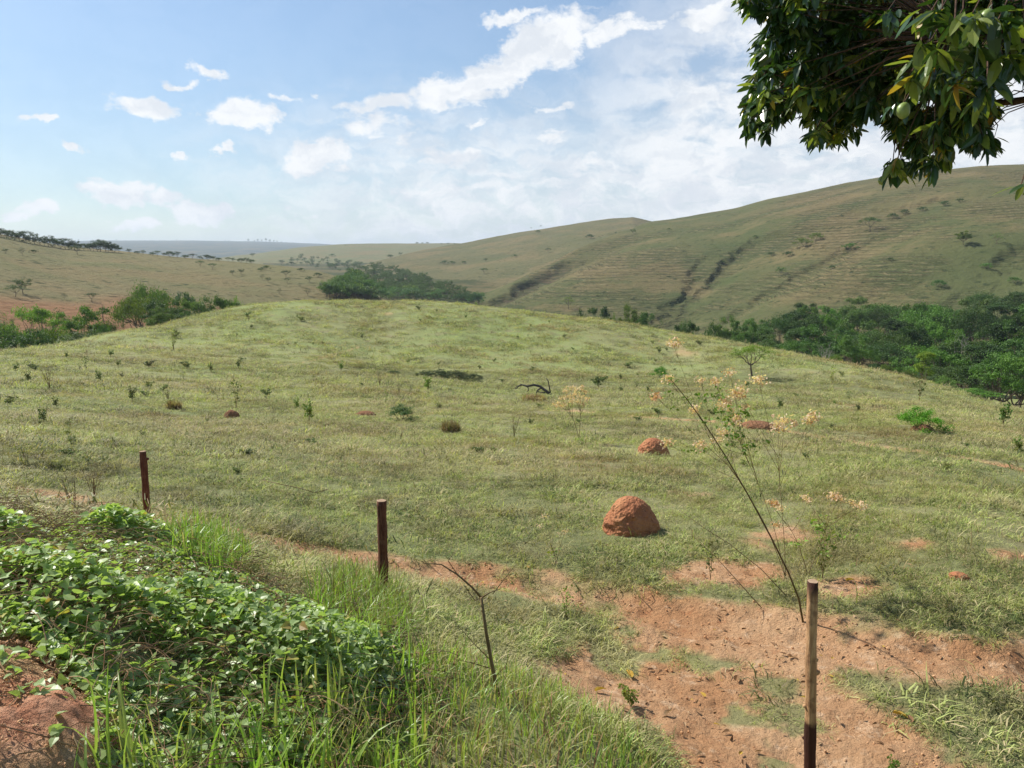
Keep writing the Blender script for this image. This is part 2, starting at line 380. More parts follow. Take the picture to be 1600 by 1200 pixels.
class MB:
    """collects verts and faces of one mesh"""
    def __init__(s): s.V = []; s.F = []; s.M = []; s.n = 0
    def add(s, V, F, m=0):
        F = np.asarray(F)
        if not len(F): return
        s.V.append(np.asarray(V, float)); s.F.append(F+s.n); s.M.append(np.full(len(F), m)); s.n += len(V)
    def tube(s, P, rad, n=6, m=0, cap=True):
        P = np.asarray(P, float); k = len(P); rad = np.broadcast_to(np.asarray(rad, float), (k,))
        T = np.gradient(P, axis=0); T /= np.linalg.norm(T, axis=1)[:, None]+1e-9
        ref = np.array([0, 0, 1.]) if abs(T[0][2]) < .9 else np.array([1., 0, 0])
        A = np.cross(T, ref); A /= np.linalg.norm(A, axis=1)[:, None]+1e-9; B = np.cross(T, A)
        th = np.arange(n)*2*PI/n
        V = P[:, None]+rad[:, None, None]*(np.cos(th)[None, :, None]*A[:, None]+np.sin(th)[None, :, None]*B[:, None])
        i = np.arange(k-1)[:, None]*n; j = np.arange(n)[None]; j2 = (j+1) % n
        F = np.stack([i+j, i+j2, i+n+j2, i+n+j], 2).reshape(-1, 4)
        s.add(V.reshape(-1, 3), F, m)
        if cap:
            off = s.n-k*n
            for base, rev in ((0, 1), ((k-1)*n, 0)):
                f = np.arange(n)+off+base
                c = P[0] if base == 0 else P[-1]
                s.V.append(c[None]); ci = s.n; s.n += 1
                tri = np.stack([f, np.roll(f, -1), np.full(n, ci)], 1)
                s.F.append(tri if not rev else tri[:, ::-1]); s.M.append(np.full(n, m))
    def scatter(s, TV, TF, pos, Rm, sc, m=0):
        """copy a leaf template to many places"""
        N = len(pos); k = len(TV)
        sc = np.asarray(sc, float)
        if sc.ndim == 1: sc = sc[:, None]
        V = np.einsum('nij,nkj->nki', Rm, TV[None]*sc[:, None, :])+pos[:, None]
        F = (TF[None]+np.arange(N)[:, None, None]*k).reshape(-1, TF.shape[1])
        s.V.append(V.reshape(-1, 3)); s.F.append(F+s.n)
        s.M.append(np.repeat(np.asarray(m) if np.ndim(m) else np.full(N, m), len(TF))); s.n += N*k
    def build(s, name, mats, parent=None, smooth=False, attrs=None):
        V = np.concatenate(s.V); t = {}
        for f, m in zip(s.F, s.M): t.setdefault(f.shape[1], []).append((f, m))
        Fs = []; Ms = []
        for k in t:
            Fs.append(np.concatenate([a for a, _ in t[k]])); Ms.append(np.concatenate([b for _, b in t[k]]))
        return link_mesh(name, V, Fs, mats, np.concatenate(Ms), parent, smooth, attrs)
def frames(d, up):
    """rotation matrices whose +Y follows d and +Z is near up"""
    d = d/(np.linalg.norm(d, axis=1)[:, None]+1e-9)
    x = np.cross(d, up); x /= np.linalg.norm(x, axis=1)[:, None]+1e-9
    z = np.cross(x, d)
    return np.stack([x, d, z], 2)
def rdir(n, zlo=-1., zhi=1.):
    z = rng.uniform(zlo, zhi, n); a = rng.uniform(0, 2*PI, n); q = np.sqrt(np.maximum(0, 1-z*z))
    return np.stack([q*np.cos(a), q*np.sin(a), z], 1)
def empty(name, loc, rz=0., sc=1.):
    o = bpy.data.objects.new(name, None); COL.objects.link(o)
    o.location = loc; o.rotation_euler = (0, 0, rz)
    o.scale = (sc, sc, sc) if np.isscalar(sc) else sc
    o.empty_display_size = .2
    return o
def tag(o, label, cat, group=None, kind=None):
    if label: o['label'] = label
    if cat: o['category'] = cat
    if group: o['group'] = group
    if kind: o['kind'] = kind
    return o
def copy_tree(o, parent=None):
    c = o.copy(); COL.objects.link(c); c.parent = parent
    for ch in [q for q in CHILD.get(o.name, [])]:
        copy_child(ch, c)
    return c
CHILD = {}
def copy_child(ch, par):
    d = ch.copy(); COL.objects.link(d); d.parent = par
    for g in CHILD.get(ch.name, []): copy_child(g, d)
    return d
def reg(par, ch): CHILD.setdefault(par.name, []).append(ch); return ch

# ------------------------------------------------------------------ materials
def new_mat(name):
    m = bpy.data.materials.new(name); m.use_nodes = True; m.node_tree.nodes.clear()
    return m, NT(m.node_tree)
def finish(t, col, rough=.9, bump=None, spec=.25, disp_d=.02, normal=None):
    b = t.node('ShaderNodeBsdfPrincipled'); t.put(b.inputs['Base Color'], col if not isinstance(col, tuple) else col+(1,))
    t.put(b.inputs['Roughness'], rough); b.inputs['Specular IOR Level'].default_value = spec
    if bump is not None:
        bn = t.node('ShaderNodeBump'); t.put(bn.inputs['Height'], bump); bn.inputs['Distance'].default_value = disp_d
        bn.inputs['Strength'].default_value = 1.0
        t.l.new(bn.outputs[0], b.inputs['Normal'])
    o = t.node('ShaderNodeOutputMaterial'); t.l.new(b.outputs[0], o.inputs[0])
    return b
def attr(t, n, out='Fac'):
    a = t.node('ShaderNodeAttribute', attribute_name=n); return a.outputs[out]
def pos(t): return t.node('ShaderNodeNewGeometry').outputs['Position']
def soil_col(t, p):
    n1 = t.noise(p, 1.1, 7, .65); n2 = t.noise(p, 26, 6, .75); n3 = t.noise(p, 6, 6, .7)
    c = t.mix(t.ramp(n1, .35, .65), (.50, .265, .130), (.62, .385, .215))
    c = t.mix(t.math('MULTIPLY', t.ramp(n2, .54, .68), .7), c, (.30, .13, .07))
    c = t.mix(t.math('MULTIPLY', t.ramp(n3, .42, .32), .55), c, (.40, .17, .08))
    return t.mix(t.math('MULTIPLY', t.ramp(n3, .54, .66), .7), c, (.76, .53, .34))
def mat_ground():
    m, t = new_mat('pasture ground')
    p = pos(t); d = attr(t, 'dirt'); g = attr(t, 'gully_and_shade')
    big = t.noise(p, .06, 5, .6); mid = t.noise(p, .55, 6, .65); fn = t.noise(p, 9, 5, .7)
    sp = t.node('ShaderNodeSeparateXYZ'); t.l.new(p, sp.inputs[0])
    rr = t.vmath('LENGTH', t.xyz(sp.outputs[0], sp.outputs[1], 0.0))
    fargreen = t.mix(t.ramp(big, .38, .62), (.225, .265, .095), (.255, .262, .11))
    neargreen = t.mix(t.ramp(big, .38, .62), (.19, .215, .085), (.26, .235, .12))
    c = t.mix(t.ramp(rr, 25.0, 80.0), neargreen, fargreen)
    c = t.mix(t.math('MULTIPLY', t.ramp(mid, .5, .68), .55), c, (.23, .18, .11))
    c = t.mix(t.math('MULTIPLY', t.ramp(t.noise(t.vmath('MULTIPLY', p, (1, 1, 6)), .16, 7, .7), .50, .62), .55), c, (.13, .135, .06))
    c = t.mix(t.math('MULTIPLY', t.ramp(fn, .55, .7), .5), c, (.09, .10, .035))
    c = t.mix(d, c, soil_col(t, p))
    c = t.mix(t.math('MULTIPLY', attr(t, 'bank'), .8), c, t.mix(t.ramp(t.noise(p, 7, 6, .7), .38, .62), (.46, .185, .105), (.70, .38, .24)))
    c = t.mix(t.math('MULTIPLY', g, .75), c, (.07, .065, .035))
    h = t.math('ADD', t.math('MULTIPLY', fn, .6), t.math('MULTIPLY', t.noise(p, 38, 4, .7), .35))
    h = t.math('ADD', h, t.math('MULTIPLY', mid, 2.2))
    h = t.math('ADD', h, t.math('MULTIPLY', t.noise(p, 16, 6, .75), t.math('MULTIPLY', d, 1.2)))
    finish(t, c, .95, h, .15, .06)
    return m
def mat_hill(name, ca, cb, cc, terr=1.0, red=None, blue=0.0):
    """slopes of dry grass with contour-following cattle terraces (real bump) and bare strips"""
    m, t = new_mat(name)
    p = pos(t); g = attr(t, 'gully_and_shade')
    sp = t.node('ShaderNodeSeparateXYZ'); t.l.new(p, sp.inputs[0])
    big = t.noise(p, .006, 5, .55); mid = t.noise(p, .03, 6, .62); fn = t.noise(p, .35, 6, .7)
    c = t.mix(t.ramp(big, .36, .64), ca, cb)
    c = t.mix(t.math('MULTIPLY', t.ramp(mid, .48, .66), .7), c, cc)
    lines = t.math('SINE', t.math('ADD', t.math('MULTIPLY', sp.outputs[2], 4.3), t.math('MULTIPLY', t.noise(p, .028, 6, .62), 22.0)))
    lines2 = t.math('SINE', t.math('ADD', t.math('MULTIPLY', sp.outputs[2], 7.7), t.math('MULTIPLY', t.noise(p, .04, 6, .64), 26.0)))
    ln = t.ramp(t.math('MAXIMUM', lines, lines2), .45, .98)
    tm = t.math('MULTIPLY', t.ramp(t.noise(p, .013, 6, .62), .42, .58), terr)
    tm = t.math('MAXIMUM', tm, t.math('MULTIPLY', g, terr))
    lm = t.math('MULTIPLY', ln, tm)
    brk = t.ramp(t.noise(p, .16, 6, .72), .42, .58)
    c = t.mix(t.math('MULTIPLY', t.math('MULTIPLY', lm, brk), .6), c, (.25, .195, .11))
    c = t.mix(t.math('MULTIPLY', t.math('MULTIPLY', t.ramp(t.noise(p, .014, 6, .65), .49, .60), t.ramp(fn, .3, .6, lo=.4)), .6), c, (.225, .165, .085))
    c = t.mix(t.math('MULTIPLY', t.math('MULTIPLY', t.math('MULTIPLY', t.ramp(lines, -.35, -.95), tm), t.ramp(brk, 0.0, 1.0, lo=.45)), .7), c, (.045, .042, .024))
    c = t.mix(t.math('MULTIPLY', t.ramp(fn, .52, .66), .55), c, (.05, .06, .026))
    v_ = t.node('ShaderNodeTexVoronoi'); v_.inputs['Scale'].default_value = .14; t.l.new(t.vmath('ADD', p, t.vmath('MULTIPLY', t.noise(p, .3, 3, .6, col=True), (5, 5, 5))), v_.inputs['Vector'])
    c = t.mix(t.math('MULTIPLY', t.ramp(v_.outputs[0], .24, .12), .75), c, (.035, .048, .02))
    gs = t.math('MULTIPLY', t.ramp(t.math('ADD', g, t.math('MULTIPLY', t.math('SUBTRACT', t.noise(p, .10, 6, .7), .5), 1.3)), .45, .75), t.ramp(t.math('SINE', t.math('ADD', t.math('MULTIPLY', sp.outputs[2], 2.6), t.math('MULTIPLY', t.noise(p, .08, 4), 9.0))), -.2, .6, lo=.55))
    c = t.mix(t.math('MULTIPLY', gs, .8), c, t.mix(t.ramp(t.noise(p, .2, 4), .4, .6), (.095, .070, .045), (.055, .062, .03)))
    if red:
        c = t.mix(attr(t, 'red'), c, t.mix(t.ramp(fn, .4, .6), (.33, .15, .085), (.26, .115, .06)))
    h = t.math('ADD', t.math('MULTIPLY', lm, 1.0), t.math('MULTIPLY', fn, 1.2))
    h = t.math('ADD', h, t.math('MULTIPLY', mid, 2.0))
    finish(t, c, 1.0, h, .05, .9)
    return m
def leafmat(name, a, b, c=None, trans=.35, rough=.45, spec=.4, scale=3.0, objcol=False, vary=False):
    m, t = new_mat(name)
    p = pos(t); oi = t.node('ShaderNodeObjectInfo')
    n = t.noise(p, scale, 3, .6)
    col = t.mix(t.ramp(n, .36, .64), a, b)
    if c: col = t.mix(t.ramp(t.noise(p, scale*.23, 4, .6), .50, .66), col, c)
    if vary:
        hv = t.node('ShaderNodeHueSaturation'); t.l.new(col, hv.inputs['Color'])
        t.put(hv.inputs['Value'], t.ramp(oi.outputs['Random'], 0.0, 1.0, False, .48, 1.38)); col = hv.outputs[0]
        col = t.mix(t.ramp(t.noise(p, .38, 7, .72), .47, .60), col, t.mix(1.0, col, (.74, .70, .64), 'MULTIPLY'))
        col = t.mix(t.math('MULTIPLY', t.ramp(t.noise(p, .10, 6, .66), .52, .62), .6), col, t.mix(1.0, col, (.92, .74, .72), 'MULTIPLY'))
    if objcol:
        col = t.mix(1.0, col, oi.outputs['Color'], 'MULTIPLY')
        hv = t.node('ShaderNodeHueSaturation'); t.l.new(col, hv.inputs['Color'])
        t.put(hv.inputs['Value'], t.ramp(oi.outputs['Random'], 0.0, 1.0, False, .75, 1.25))
        t.put(hv.inputs['Hue'], t.ramp(t.math('FRACT', t.math('MULTIPLY', oi.outputs['Random'], 7.13)), 0.0, 1.0, False, .485, .512))
        col = hv.outputs[0]
    b_ = t.node('ShaderNodeBsdfPrincipled'); t.l.new(col, b_.inputs['Base Color'])
    b_.inputs['Roughness'].default_value = rough; b_.inputs['Specular IOR Level'].default_value = spec
    tr = t.node('ShaderNodeBsdfTranslucent')
    t.l.new(t.mix(1.0, col, (1.25, 1.35, .55), 'MULTIPLY'), tr.inputs[0])
    mx = t.node('ShaderNodeMixShader'); mx.inputs[0].default_value = trans
    t.l.new(b_.outputs[0], mx.inputs[1]); t.l.new(tr.outputs[0], mx.inputs[2])
    o = t.node('ShaderNodeOutputMaterial'); t.l.new(mx.outputs[0], o.inputs[0])
    return m
def barkmat(name, a, b, sc=30, bd=.01, stretch=(1, 1, .15)):
    m, t = new_mat(name)
    p = t.vmath('MULTIPLY', t.node('ShaderNodeTexCoord').outputs['Object'], stretch)
    n = t.noise(p, sc, 6, .7); n2 = t.noise(p, sc*.2, 3, .6)
    finish(t, t.mix(t.ramp(t.math('ADD', t.math('MULTIPLY', n, .6), t.math('MULTIPLY', n2, .4)), .38, .62), a, b), .9, n, .15, bd)
    return m
M = {}
M['ground'] = mat_ground()
M['hill_left'] = mat_hill('dry hillside left', (.175, .162, .078), (.205, .175, .092), (.145, .148, .065), .12, red=True)
M['hill_right'] = mat_hill('terraced hillside', (.092, .104, .042), (.135, .120, .055), (.075, .097, .037), 1.0)
M['hill_middle'] = mat_hill('middle ridge grass', (.120, .120, .056), (.14, .13, .062), (.10, .11, .05), .35)
M['hill_far'] = mat_hill('far pasture', (.165, .17, .085), (.175, .165, .08), (.14, .15, .07), .1)
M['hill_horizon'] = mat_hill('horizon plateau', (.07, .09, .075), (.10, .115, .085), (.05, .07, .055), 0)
M['valley'] = mat_hill('valley floor', (.06, .075, .03), (.085, .09, .04), (.05, .06, .025), 0)
M['grass'] = leafmat('grass blades', (.36, .42, .140), (.44, .46, .18), (.50, .44, .24), .38, .55, .25, 4.0, vary=True)
M['grass_dry'] = leafmat('dry grass blades', (.54, .45, .27), (.40, .33, .18), (.36, .36, .17), .3, .6, .2, 4.0, vary=True)
M['grass_tall'] = leafmat('tall fresh blades', (.20, .34, .06), (.29, .42, .09), (.34, .38, .12), .42, .38, .45, 5.0)
M['vine'] = leafmat('vine leaves', (.27, .38, .13), (.36, .47, .17), (.28, .36, .15), .42, .42, .6, 7.0)
M['straw'] = leafmat('straw stems', (.46, .34, .19), (.24, .13, .065), (.13, .06, .035), .1, .8, .1, 14.0)
M['mango'] = leafmat('mango leaves', (.024, .055, .013), (.050, .105, .022), (.034, .072, .017), .24, .28, .6, 5.0)
M['mango_pale'] = leafmat('young and sunlit toned mango leaves', (.16, .22, .04), (.22, .26, .05), None, .4, .3, .6, 8.0)  # pale colour also stands in for sunlit leaves
M['mango_yellow'] = leafmat('yellowing mango leaves', (.38, .30, .04), (.42, .24, .04), None, .35, .4, .4, 8.0)
M['crown'] = leafmat('tree foliage', (.065, .108, .032), (.092, .14, .038), (.05, .085, .028), .28, .55, .25, .8, objcol=True)
M['weed'] = leafmat('weed foliage', (.095, .13, .042), (.14, .18, .055), (.16, .14, .06), .3, .5, .3, 9.0, objcol=True)
M['flower'] = leafmat('dry flower heads', (.72, .50, .36), (.80, .68, .52), (.62, .38, .24), .35, .8, .1, 30.0)
M['bark'] = barkmat('grey bark', (.10, .075, .055), (.19, .15, .115))
M['bark_pale'] = barkmat('pale bark', (.26, .23, .20), (.38, .35, .31))
M['bark_mango'] = barkmat('mango bark', (.05, .030, .020), (.12, .07, .045))
M['stem'] = barkmat('weed stems', (.15, .105, .05), (.24, .17, .09))
M['charred'] = barkmat('weathered dead wood', (.035, .03, .028), (.12, .105, .095))
def mat_fruit():
    m, t = new_mat('unripe mango skin'); p = t.node('ShaderNodeTexCoord').outputs['Object']
    finish(t, t.mix(t.ramp(t.noise(p, 18, 4), .4, .65), (.22, .30, .07), (.30, .36, .11)), .4, t.noise(p, 60, 3), .5, .001)
    return m
M['fruit'] = mat_fruit()
def mat_termite():
    m, t = new_mat('termite mound clay'); p = t.node('ShaderNodeTexCoord').outputs['Object']
    n = t.noise(p, 16, 7, .7); n2 = t.noise(p, 4, 4, .6)
    c = t.mix(t.ramp(n2, .35, .65), (.40, .165, .085), (.50, .24, .12))
    c = t.mix(t.ramp(n, .55, .7), c, (.25, .09, .045))
    v = t.node('ShaderNodeTexVoronoi'); v.inputs['Scale'].default_value = 26; t.l.new(p, v.inputs['Vector'])
    finish(t, c, .95, t.math('ADD', n, t.math('MULTIPLY', v.outputs[0], .6)), .1, .035)
    return m
M['termite'] = mat_termite()
def mat_post(name, dark_lo=None, dark_hi=None):
    m, t = new_mat(name); oc = t.node('ShaderNodeTexCoord').outputs['Object']
    sp = t.node('ShaderNodeSeparateXYZ'); t.l.new(oc, sp.inputs[0])
    p = t.vmath('MULTIPLY', oc, (1, 1, .10)); n = t.noise(p, 60, 6, .7); n2 = t.noise(oc, 7, 5, .65)
    if dark_lo is None:
        c = t.mix(t.ramp(n, .4, .62), (.10, .036, .022), (.20, .085, .048))
        c = t.mix(t.math('MULTIPLY', t.ramp(n2, .5, .65), .5), c, (.24, .13, .08))
    else:
        c = t.mix(t.ramp(n, .4, .62), (.42, .23, .115), (.60, .37, .195))
        c = t.mix(t.math('MULTIPLY', t.ramp(n2, .52, .62), .6), c, (.16, .075, .04))
        z = t.math('ADD', sp.outputs[2], t.math('MULTIPLY', t.math('SUBTRACT', t.noise(oc, 14, 4), .5), .12))
        c = t.mix(t.math('MAXIMUM', t.ramp(z, dark_lo+.03, dark_lo-.03), t.ramp(z, dark_hi-.06, dark_hi+.06)), c, t.mix(n, (.035, .014, .010), (.09, .038, .026)))
    finish(t, c, .85, n, .2, .012)
    return m

# ------------------------------------------------------------------ the land: one polar sheet, split into the setting's pieces
def steps(a, b, q, absolute=False):
    out = [a]
    while out[-1] < b: out.append(out[-1]+(q if absolute else out[-1]*q))
    out.pop(); return out
RAD = np.array(steps(.5, 1.5, .05, True)+steps(1.5, 4, .018, True)+steps(4, 30, .011)+steps(30, 130, .016)+steps(130, 1150, .0095)+steps(1150, 8500, .02)+[8500.])
TH = np.concatenate([np.radians(np.arange(-42, 42, .125)), np.radians(np.arange(42, 318, 2.3))])
TH = np.where(TH > PI, TH-2*PI, TH)
na, nr = len(TH), len(RAD)
GX = np.sin(TH)[:, None]*RAD; GY = np.cos(TH)[:, None]*RAD
Zt, LAY, GU = terrain(GX, GY, True)
DM = np.zeros_like(Zt); nearj = RAD < 130
DM[:, nearj] = dirt_mask(GX[:, nearj], GY[:, nearj])
# lumpy soil where the turf is missing
_rr = np.hypot(GX, GY)
lump = fbm(GX, GY, .35, 4, 91)*.035+fbm(GX, GY, .11, 2, 95)*.012+(fbm(GX, GY, .38, 5, 97, .6)*.11-np.abs(fbm(GX, GY, .16, 4, 99, .6))*.06)*sstep(-_rr, -3.4, -2.8)
Zt = Zt+lump*DM*(RAD < 40)
# hoof prints and wash pits in the soft soil
def pits(x, y, sc, s):
    gx, gy = np.floor(x/sc), np.floor(y/sc); best = np.full(x.shape, 9.)
    for ox in (-1, 0, 1):
        for oy in (-1, 0, 1):
            cx = gx+ox+_h(gx+ox, gy+oy, s); cy = gy+oy+_h(gx+ox, gy+oy, s+1)
            rr = .16+.22*_h(gx+ox, gy+oy, s+2)
            best = np.minimum(best, np.hypot(x/sc-cx, y/sc-cy)/rr)
    return np.exp(-best**4)
nr_ = RAD < 16
pt = np.zeros_like(Zt); pt[:, nr_] = pits(GX[:, nr_], GY[:, nr_], .38, 201)*.026+pits(GX[:, nr_], GY[:, nr_], .15, 211)*.008
Zt = Zt-pt*DM
GZ = Zt+CZ
LID = np.argmax(np.stack(LAY), 0)
a_, _ = px_dir(90, 490)
redp = [hit(x, y, rmin=130)[:2] for x, y in ((-60,492),(60,490),(150,500),(230,515),(330,500))]
dr, _, _ = polydist(GX, GY, redp)
RED = .62*sstep(-dr+14*fbm(GX, GY, 40, 5, 101), -34, -12)*(RAD > 130)
V = np.stack([GX, GY, GZ], 2)
du = np.roll(V, -1, 0)-np.roll(V, 1, 0); dv = np.gradient(V, axis=1)
N = np.cross(dv, du); N /= np.linalg.norm(N, axis=2)[..., None]
N[N[..., 2] < 0] *= -1
V = V.reshape(-1, 3); N = N.reshape(-1, 3)
i = np.arange(na)[:, None]; j = np.arange(nr-1)[None]; i2 = (i+1) % na
Q = np.stack([i*nr+j, i2*nr+j, i2*nr+j+1, i*nr+j+1], 2)
FL = LID[:, :-1]; FD = DM[:, :-1]
NAMES = ['ground', 'valley_ground']+[h.name for h in HILLS]
MATS = ['ground', 'valley', 'hill_left', 'hill_middle', 'hill_right', 'hill_far', 'hill_horizon']
SLABEL = {'ground': 'short grassy pasture sloping down to a hollow and up over a round knoll',
 'valley_ground': 'dark valley floor under the woods', 'hill_left': 'dry olive hillside on the far side of the valley with scattered trees',
 'hill_middle': 'long grey green ridge rising behind the valley wood', 'hill_right': 'large terraced hillside with dark erosion gullies',
 'hill_far': 'pale distant rounded hill at the head of the valley', 'hill_horizon': 'blue flat topped plateau on the horizon'}
for k, nm in enumerate(NAMES):
    f = Q[FL == k]
    if not len(f): continue
    ids, inv = np.unique(f, return_inverse=True)
    o = link_mesh(nm, V[ids], [inv.reshape(-1, 4)], [M[MATS[k]]], None, None, True,
        {'dirt': DM.reshape(-1)[ids], 'gully_and_shade': GU.reshape(-1)[ids], 'red': RED.reshape(-1)[ids], 'bank': (DM*(np.hypot(GX, GY) < 3.6)*(GX < 0)).reshape(-1)[ids]}, N[ids])
    tag(o, SLABEL[nm], None, None, 'structure')

# ------------------------------------------------------------------ grass of the pasture: tufts on points (ground cover nobody could count)
def blade_tmpl(seg=3, bend=.5, width=.035):
    """unit-length blade curving outwards along +Y"""
    t = np.linspace(0, 1, seg+1); a = bend*t
    z = np.sin(PI/2-a*.9)*t; y = np.sin(a)*t
    wd = width*(1-t**1.6)*.5
    Vv = []
    for q in range(seg+1):
        Vv += [(-wd[q], y[q], z[q]), (wd[q], y[q], z[q])]
    Vv = np.array(Vv[:-2]+[(0, y[-1], z[-1])])
    Fq = [(2*q, 2*q+1, 2*q+3, 2*q+2) for q in range(seg-1)]
    n = 2*(seg-1)
    return Vv, np.array(Fq), np.array([(n, n+1, n+2)])
def blades(mb, n, rad, lo, hi, bend, width, m=0, tilt=.35, seg=3):
    for b in (bend*.6, bend, bend*1.5):
        Tv, Tq, Tt = blade_tmpl(seg, b, width)
        k = max(1, n//3); p = np.zeros((k, 3)); a = rng.uniform(0, 2*PI, k); q = np.sqrt(rng.uniform(0, 1, k))*rad
        p[:, 0] = q*np.cos(a); p[:, 1] = q*np.sin(a)
        az_ = a+rng.normal(0, .8, k); tl = np.abs(rng.normal(0, tilt, k))
        out = np.stack([np.cos(az_), np.sin(az_), np.zeros(k)], 1); up = np.array([[0, 0, 1.]])
        Z = out*np.sin(tl)[:, None]+up*np.cos(tl)[:, None]; Y = out*np.cos(tl)[:, None]-up*np.sin(tl)[:, None]
        X = np.cross(Y, Z); Rm = np.stack([X, Y, Z], 2)
        s = rng.uniform(lo, hi, k)
        mm = m if np.isscalar(m) else rng.choice(m[0], k, p=m[1])
        mb.scatter(Tv, Tq, p, Rm, s, mm); 
        # tip triangles share the same copies
        base = mb.n-k*len(Tv)
        mb.F.append((Tt[None]+np.arange(k)[:, None, None]*len(Tv)).reshape(-1, 3)+base)
        mb.M.append(np.asarray(mm) if np.ndim(mm) else np.full(k, mm))
protos = bpy.data.collections.new('grass_tufts')
M['grass_dark'] = leafmat('dark weedy grass', (.105, .15, .05), (.15, .18, .07), (.20, .17, .10), .3, .6, .2, 4.0, vary=True)
gm = [M['grass'], M['grass_dry'], M['grass_dark']]
for k in range(8):
    mb = MB()
    dry = (.12, .2, .3, .15, .5, .8, 0, .35)[k]
    blades(mb, 36, .10+.02*(k % 3), .04, .10+.02*(k % 2), 1.7, .062, ([0, 1, 2], ([1-dry, dry, 0] if k < 6 else [.12, .08, .80] if k == 6 else [.30, .35, .35])), .7)
    o = mb.build('grass_tuft', gm); COL.objects.unlink(o); protos.objects.link(o)
def points_grass(name, label, P, scl, idx, coll, rotz=None, tilt=.15, kind='stuff'):
    n = len(P)
    me = bpy.data.meshes.new(name); me.vertices.add(n); me.vertices.foreach_set('co', np.asarray(P, np.float32).ravel())
    rot = np.zeros((n, 3), np.float32); rot[:, 0] = rng.normal(0, tilt, n); rot[:, 1] = rng.normal(0, tilt, n); rot[:, 2] = rng.uniform(0, 2*PI, n)
    a = me.attributes.new('rot', 'FLOAT_VECTOR', 'POINT'); a.data.foreach_set('vector', rot.ravel())
    a = me.attributes.new('scl', 'FLOAT', 'POINT'); a.data.foreach_set('value', np.asarray(scl, np.float32))
    a = me.attributes.new('idx', 'INT', 'POINT'); a.data.foreach_set('value', np.asarray(idx, np.int32))
    o = bpy.data.objects.new(name, me); COL.objects.link(o)
    ng = bpy.data.node_groups.new(name+' scatter', 'GeometryNodeTree')
    ng.interface.new_socket('Geometry', in_out='INPUT', socket_type='NodeSocketGeometry')
    ng.interface.new_socket('Geometry', in_out='OUTPUT', socket_type='NodeSocketGeometry')
    gi = ng.nodes.new('NodeGroupInput'); go = ng.nodes.new('NodeGroupOutput')
    ci = ng.nodes.new('GeometryNodeCollectionInfo'); ci.inputs[0].default_value = coll
    ci.inputs['Separate Children'].default_value = True; ci.inputs['Reset Children'].default_value = True
    ip = ng.nodes.new('GeometryNodeInstanceOnPoints'); ip.inputs['Pick Instance'].default_value = True
    def na_(nm, tp):
        q = ng.nodes.new('GeometryNodeInputNamedAttribute'); q.data_type = tp; q.inputs[0].default_value = nm
        return [s for s in q.outputs if s.enabled and s.name == 'Attribute'][0]
    L = ng.links
    L.new(gi.outputs[0], ip.inputs['Points']); L.new(ci.outputs[0], ip.inputs['Instance'])
    L.new(na_('idx', 'INT'), ip.inputs['Instance Index']); L.new(na_('rot', 'FLOAT_VECTOR'), ip.inputs['Rotation'])
    L.new(na_('scl', 'FLOAT'), ip.inputs['Scale']); L.new(ip.outputs[0], go.inputs[0])
    md = o.modifiers.new('scatter', 'NODES'); md.node_group = ng
    return tag(o, label, None, None, kind)
def wedge(n, r0, r1, a0=-40, a1=40):
    r = np.sqrt(rng.uniform(r0*r0, r1*r1, n)); a = np.radians(rng.uniform(a0, a1, n))
    return np.sin(a)*r, np.cos(a)*r, r
VINE_POLY = [hit(x, y)[:2] for x, y in ((-80,800),(60,838),(130,815),(240,838),(330,868),(400,915),(470,950),(560,985),(650,1035),(690,1090),(640,1150),(560,1230),(150,1260),(140,1090),(60,1010),(-80,975))]
SP, SS, SI = [], [], []
for (n, r0, r1, s0) in ((36000, 4.2, 14, .95), (46000, 14, 32, 1.5), (36000, 32, 70, 2.7), (28000, 70, 128, 4.2), (1300, 5, 14, 1.6), (1500, 14, 40, 2.5), (900, 40, 110, 4.5)):
    x, y, r = wedge(n, r0, r1)
    dm = dirt_mask(x, y); clump = fbm(x, y, .8*s0, 3, 111)
    keep = (rng.uniform(0, 1, n) > dm*1.25-.02)&(rng.uniform(0, 1, n) < .74+.9*clump)
    keep &= ~inpoly(x, y, VINE_POLY)
    x, y, dm, clump = x[keep], y[keep], dm[keep], clump[keep]
    z = terrain(x, y)+CZ
    s = s0*(.75+.5*rng.uniform(0, 1, len(x)))*(1+.6*clump)*(1-.35*dm)
    patch = fbm(x, y, 5, 4, 121)+rng.normal(0, .3, len(x))
    SP.append(np.stack([x, y, z-.01], 1)); SS.append(s)
    idx = np.where(patch > .34, 5, np.where(patch > .16, 4, rng.integers(0, 4, len(x))))
    dk = rng.uniform(0, 1, len(x)) < np.where(fbm(x, y, 3.0, 4, 127) > .08, .30, .06)
    idx = np.where(dk, 6, idx); s[dk] *= 1.25
    df, _, _ = polydist(x, y+5, KNOLL_FOOT_SHADE)
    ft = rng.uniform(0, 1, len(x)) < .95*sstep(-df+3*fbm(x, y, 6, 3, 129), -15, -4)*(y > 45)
    idx = np.where(ft, 7, idx)  # darker, browner tufts paint the shade at the foot of the knoll
    SI.append(idx)
points_grass('pasture_grass', 'short pale green and straw coloured grass covering the pasture', np.concatenate(SP), np.concatenate(SS), np.concatenate(SI), protos)

def at(px, py, r):
    a, t = px_dir(px, py); return (math.sin(a)*r, math.cos(a)*r, t*r+CZ)

_m = M['termite'].copy(); _m.name = 'old dark mound earth'; M['termite_dark'] = _m
_b = [n for n in _m.node_tree.nodes if n.type == 'BSDF_PRINCIPLED'][0]
_src = _b.inputs['Base Color'].links[0].from_socket; _t = NT(_m.node_tree)
_t.l.new(_t.mix(.62, _src, (.13, .085, .05)), _b.inputs['Base Color'])
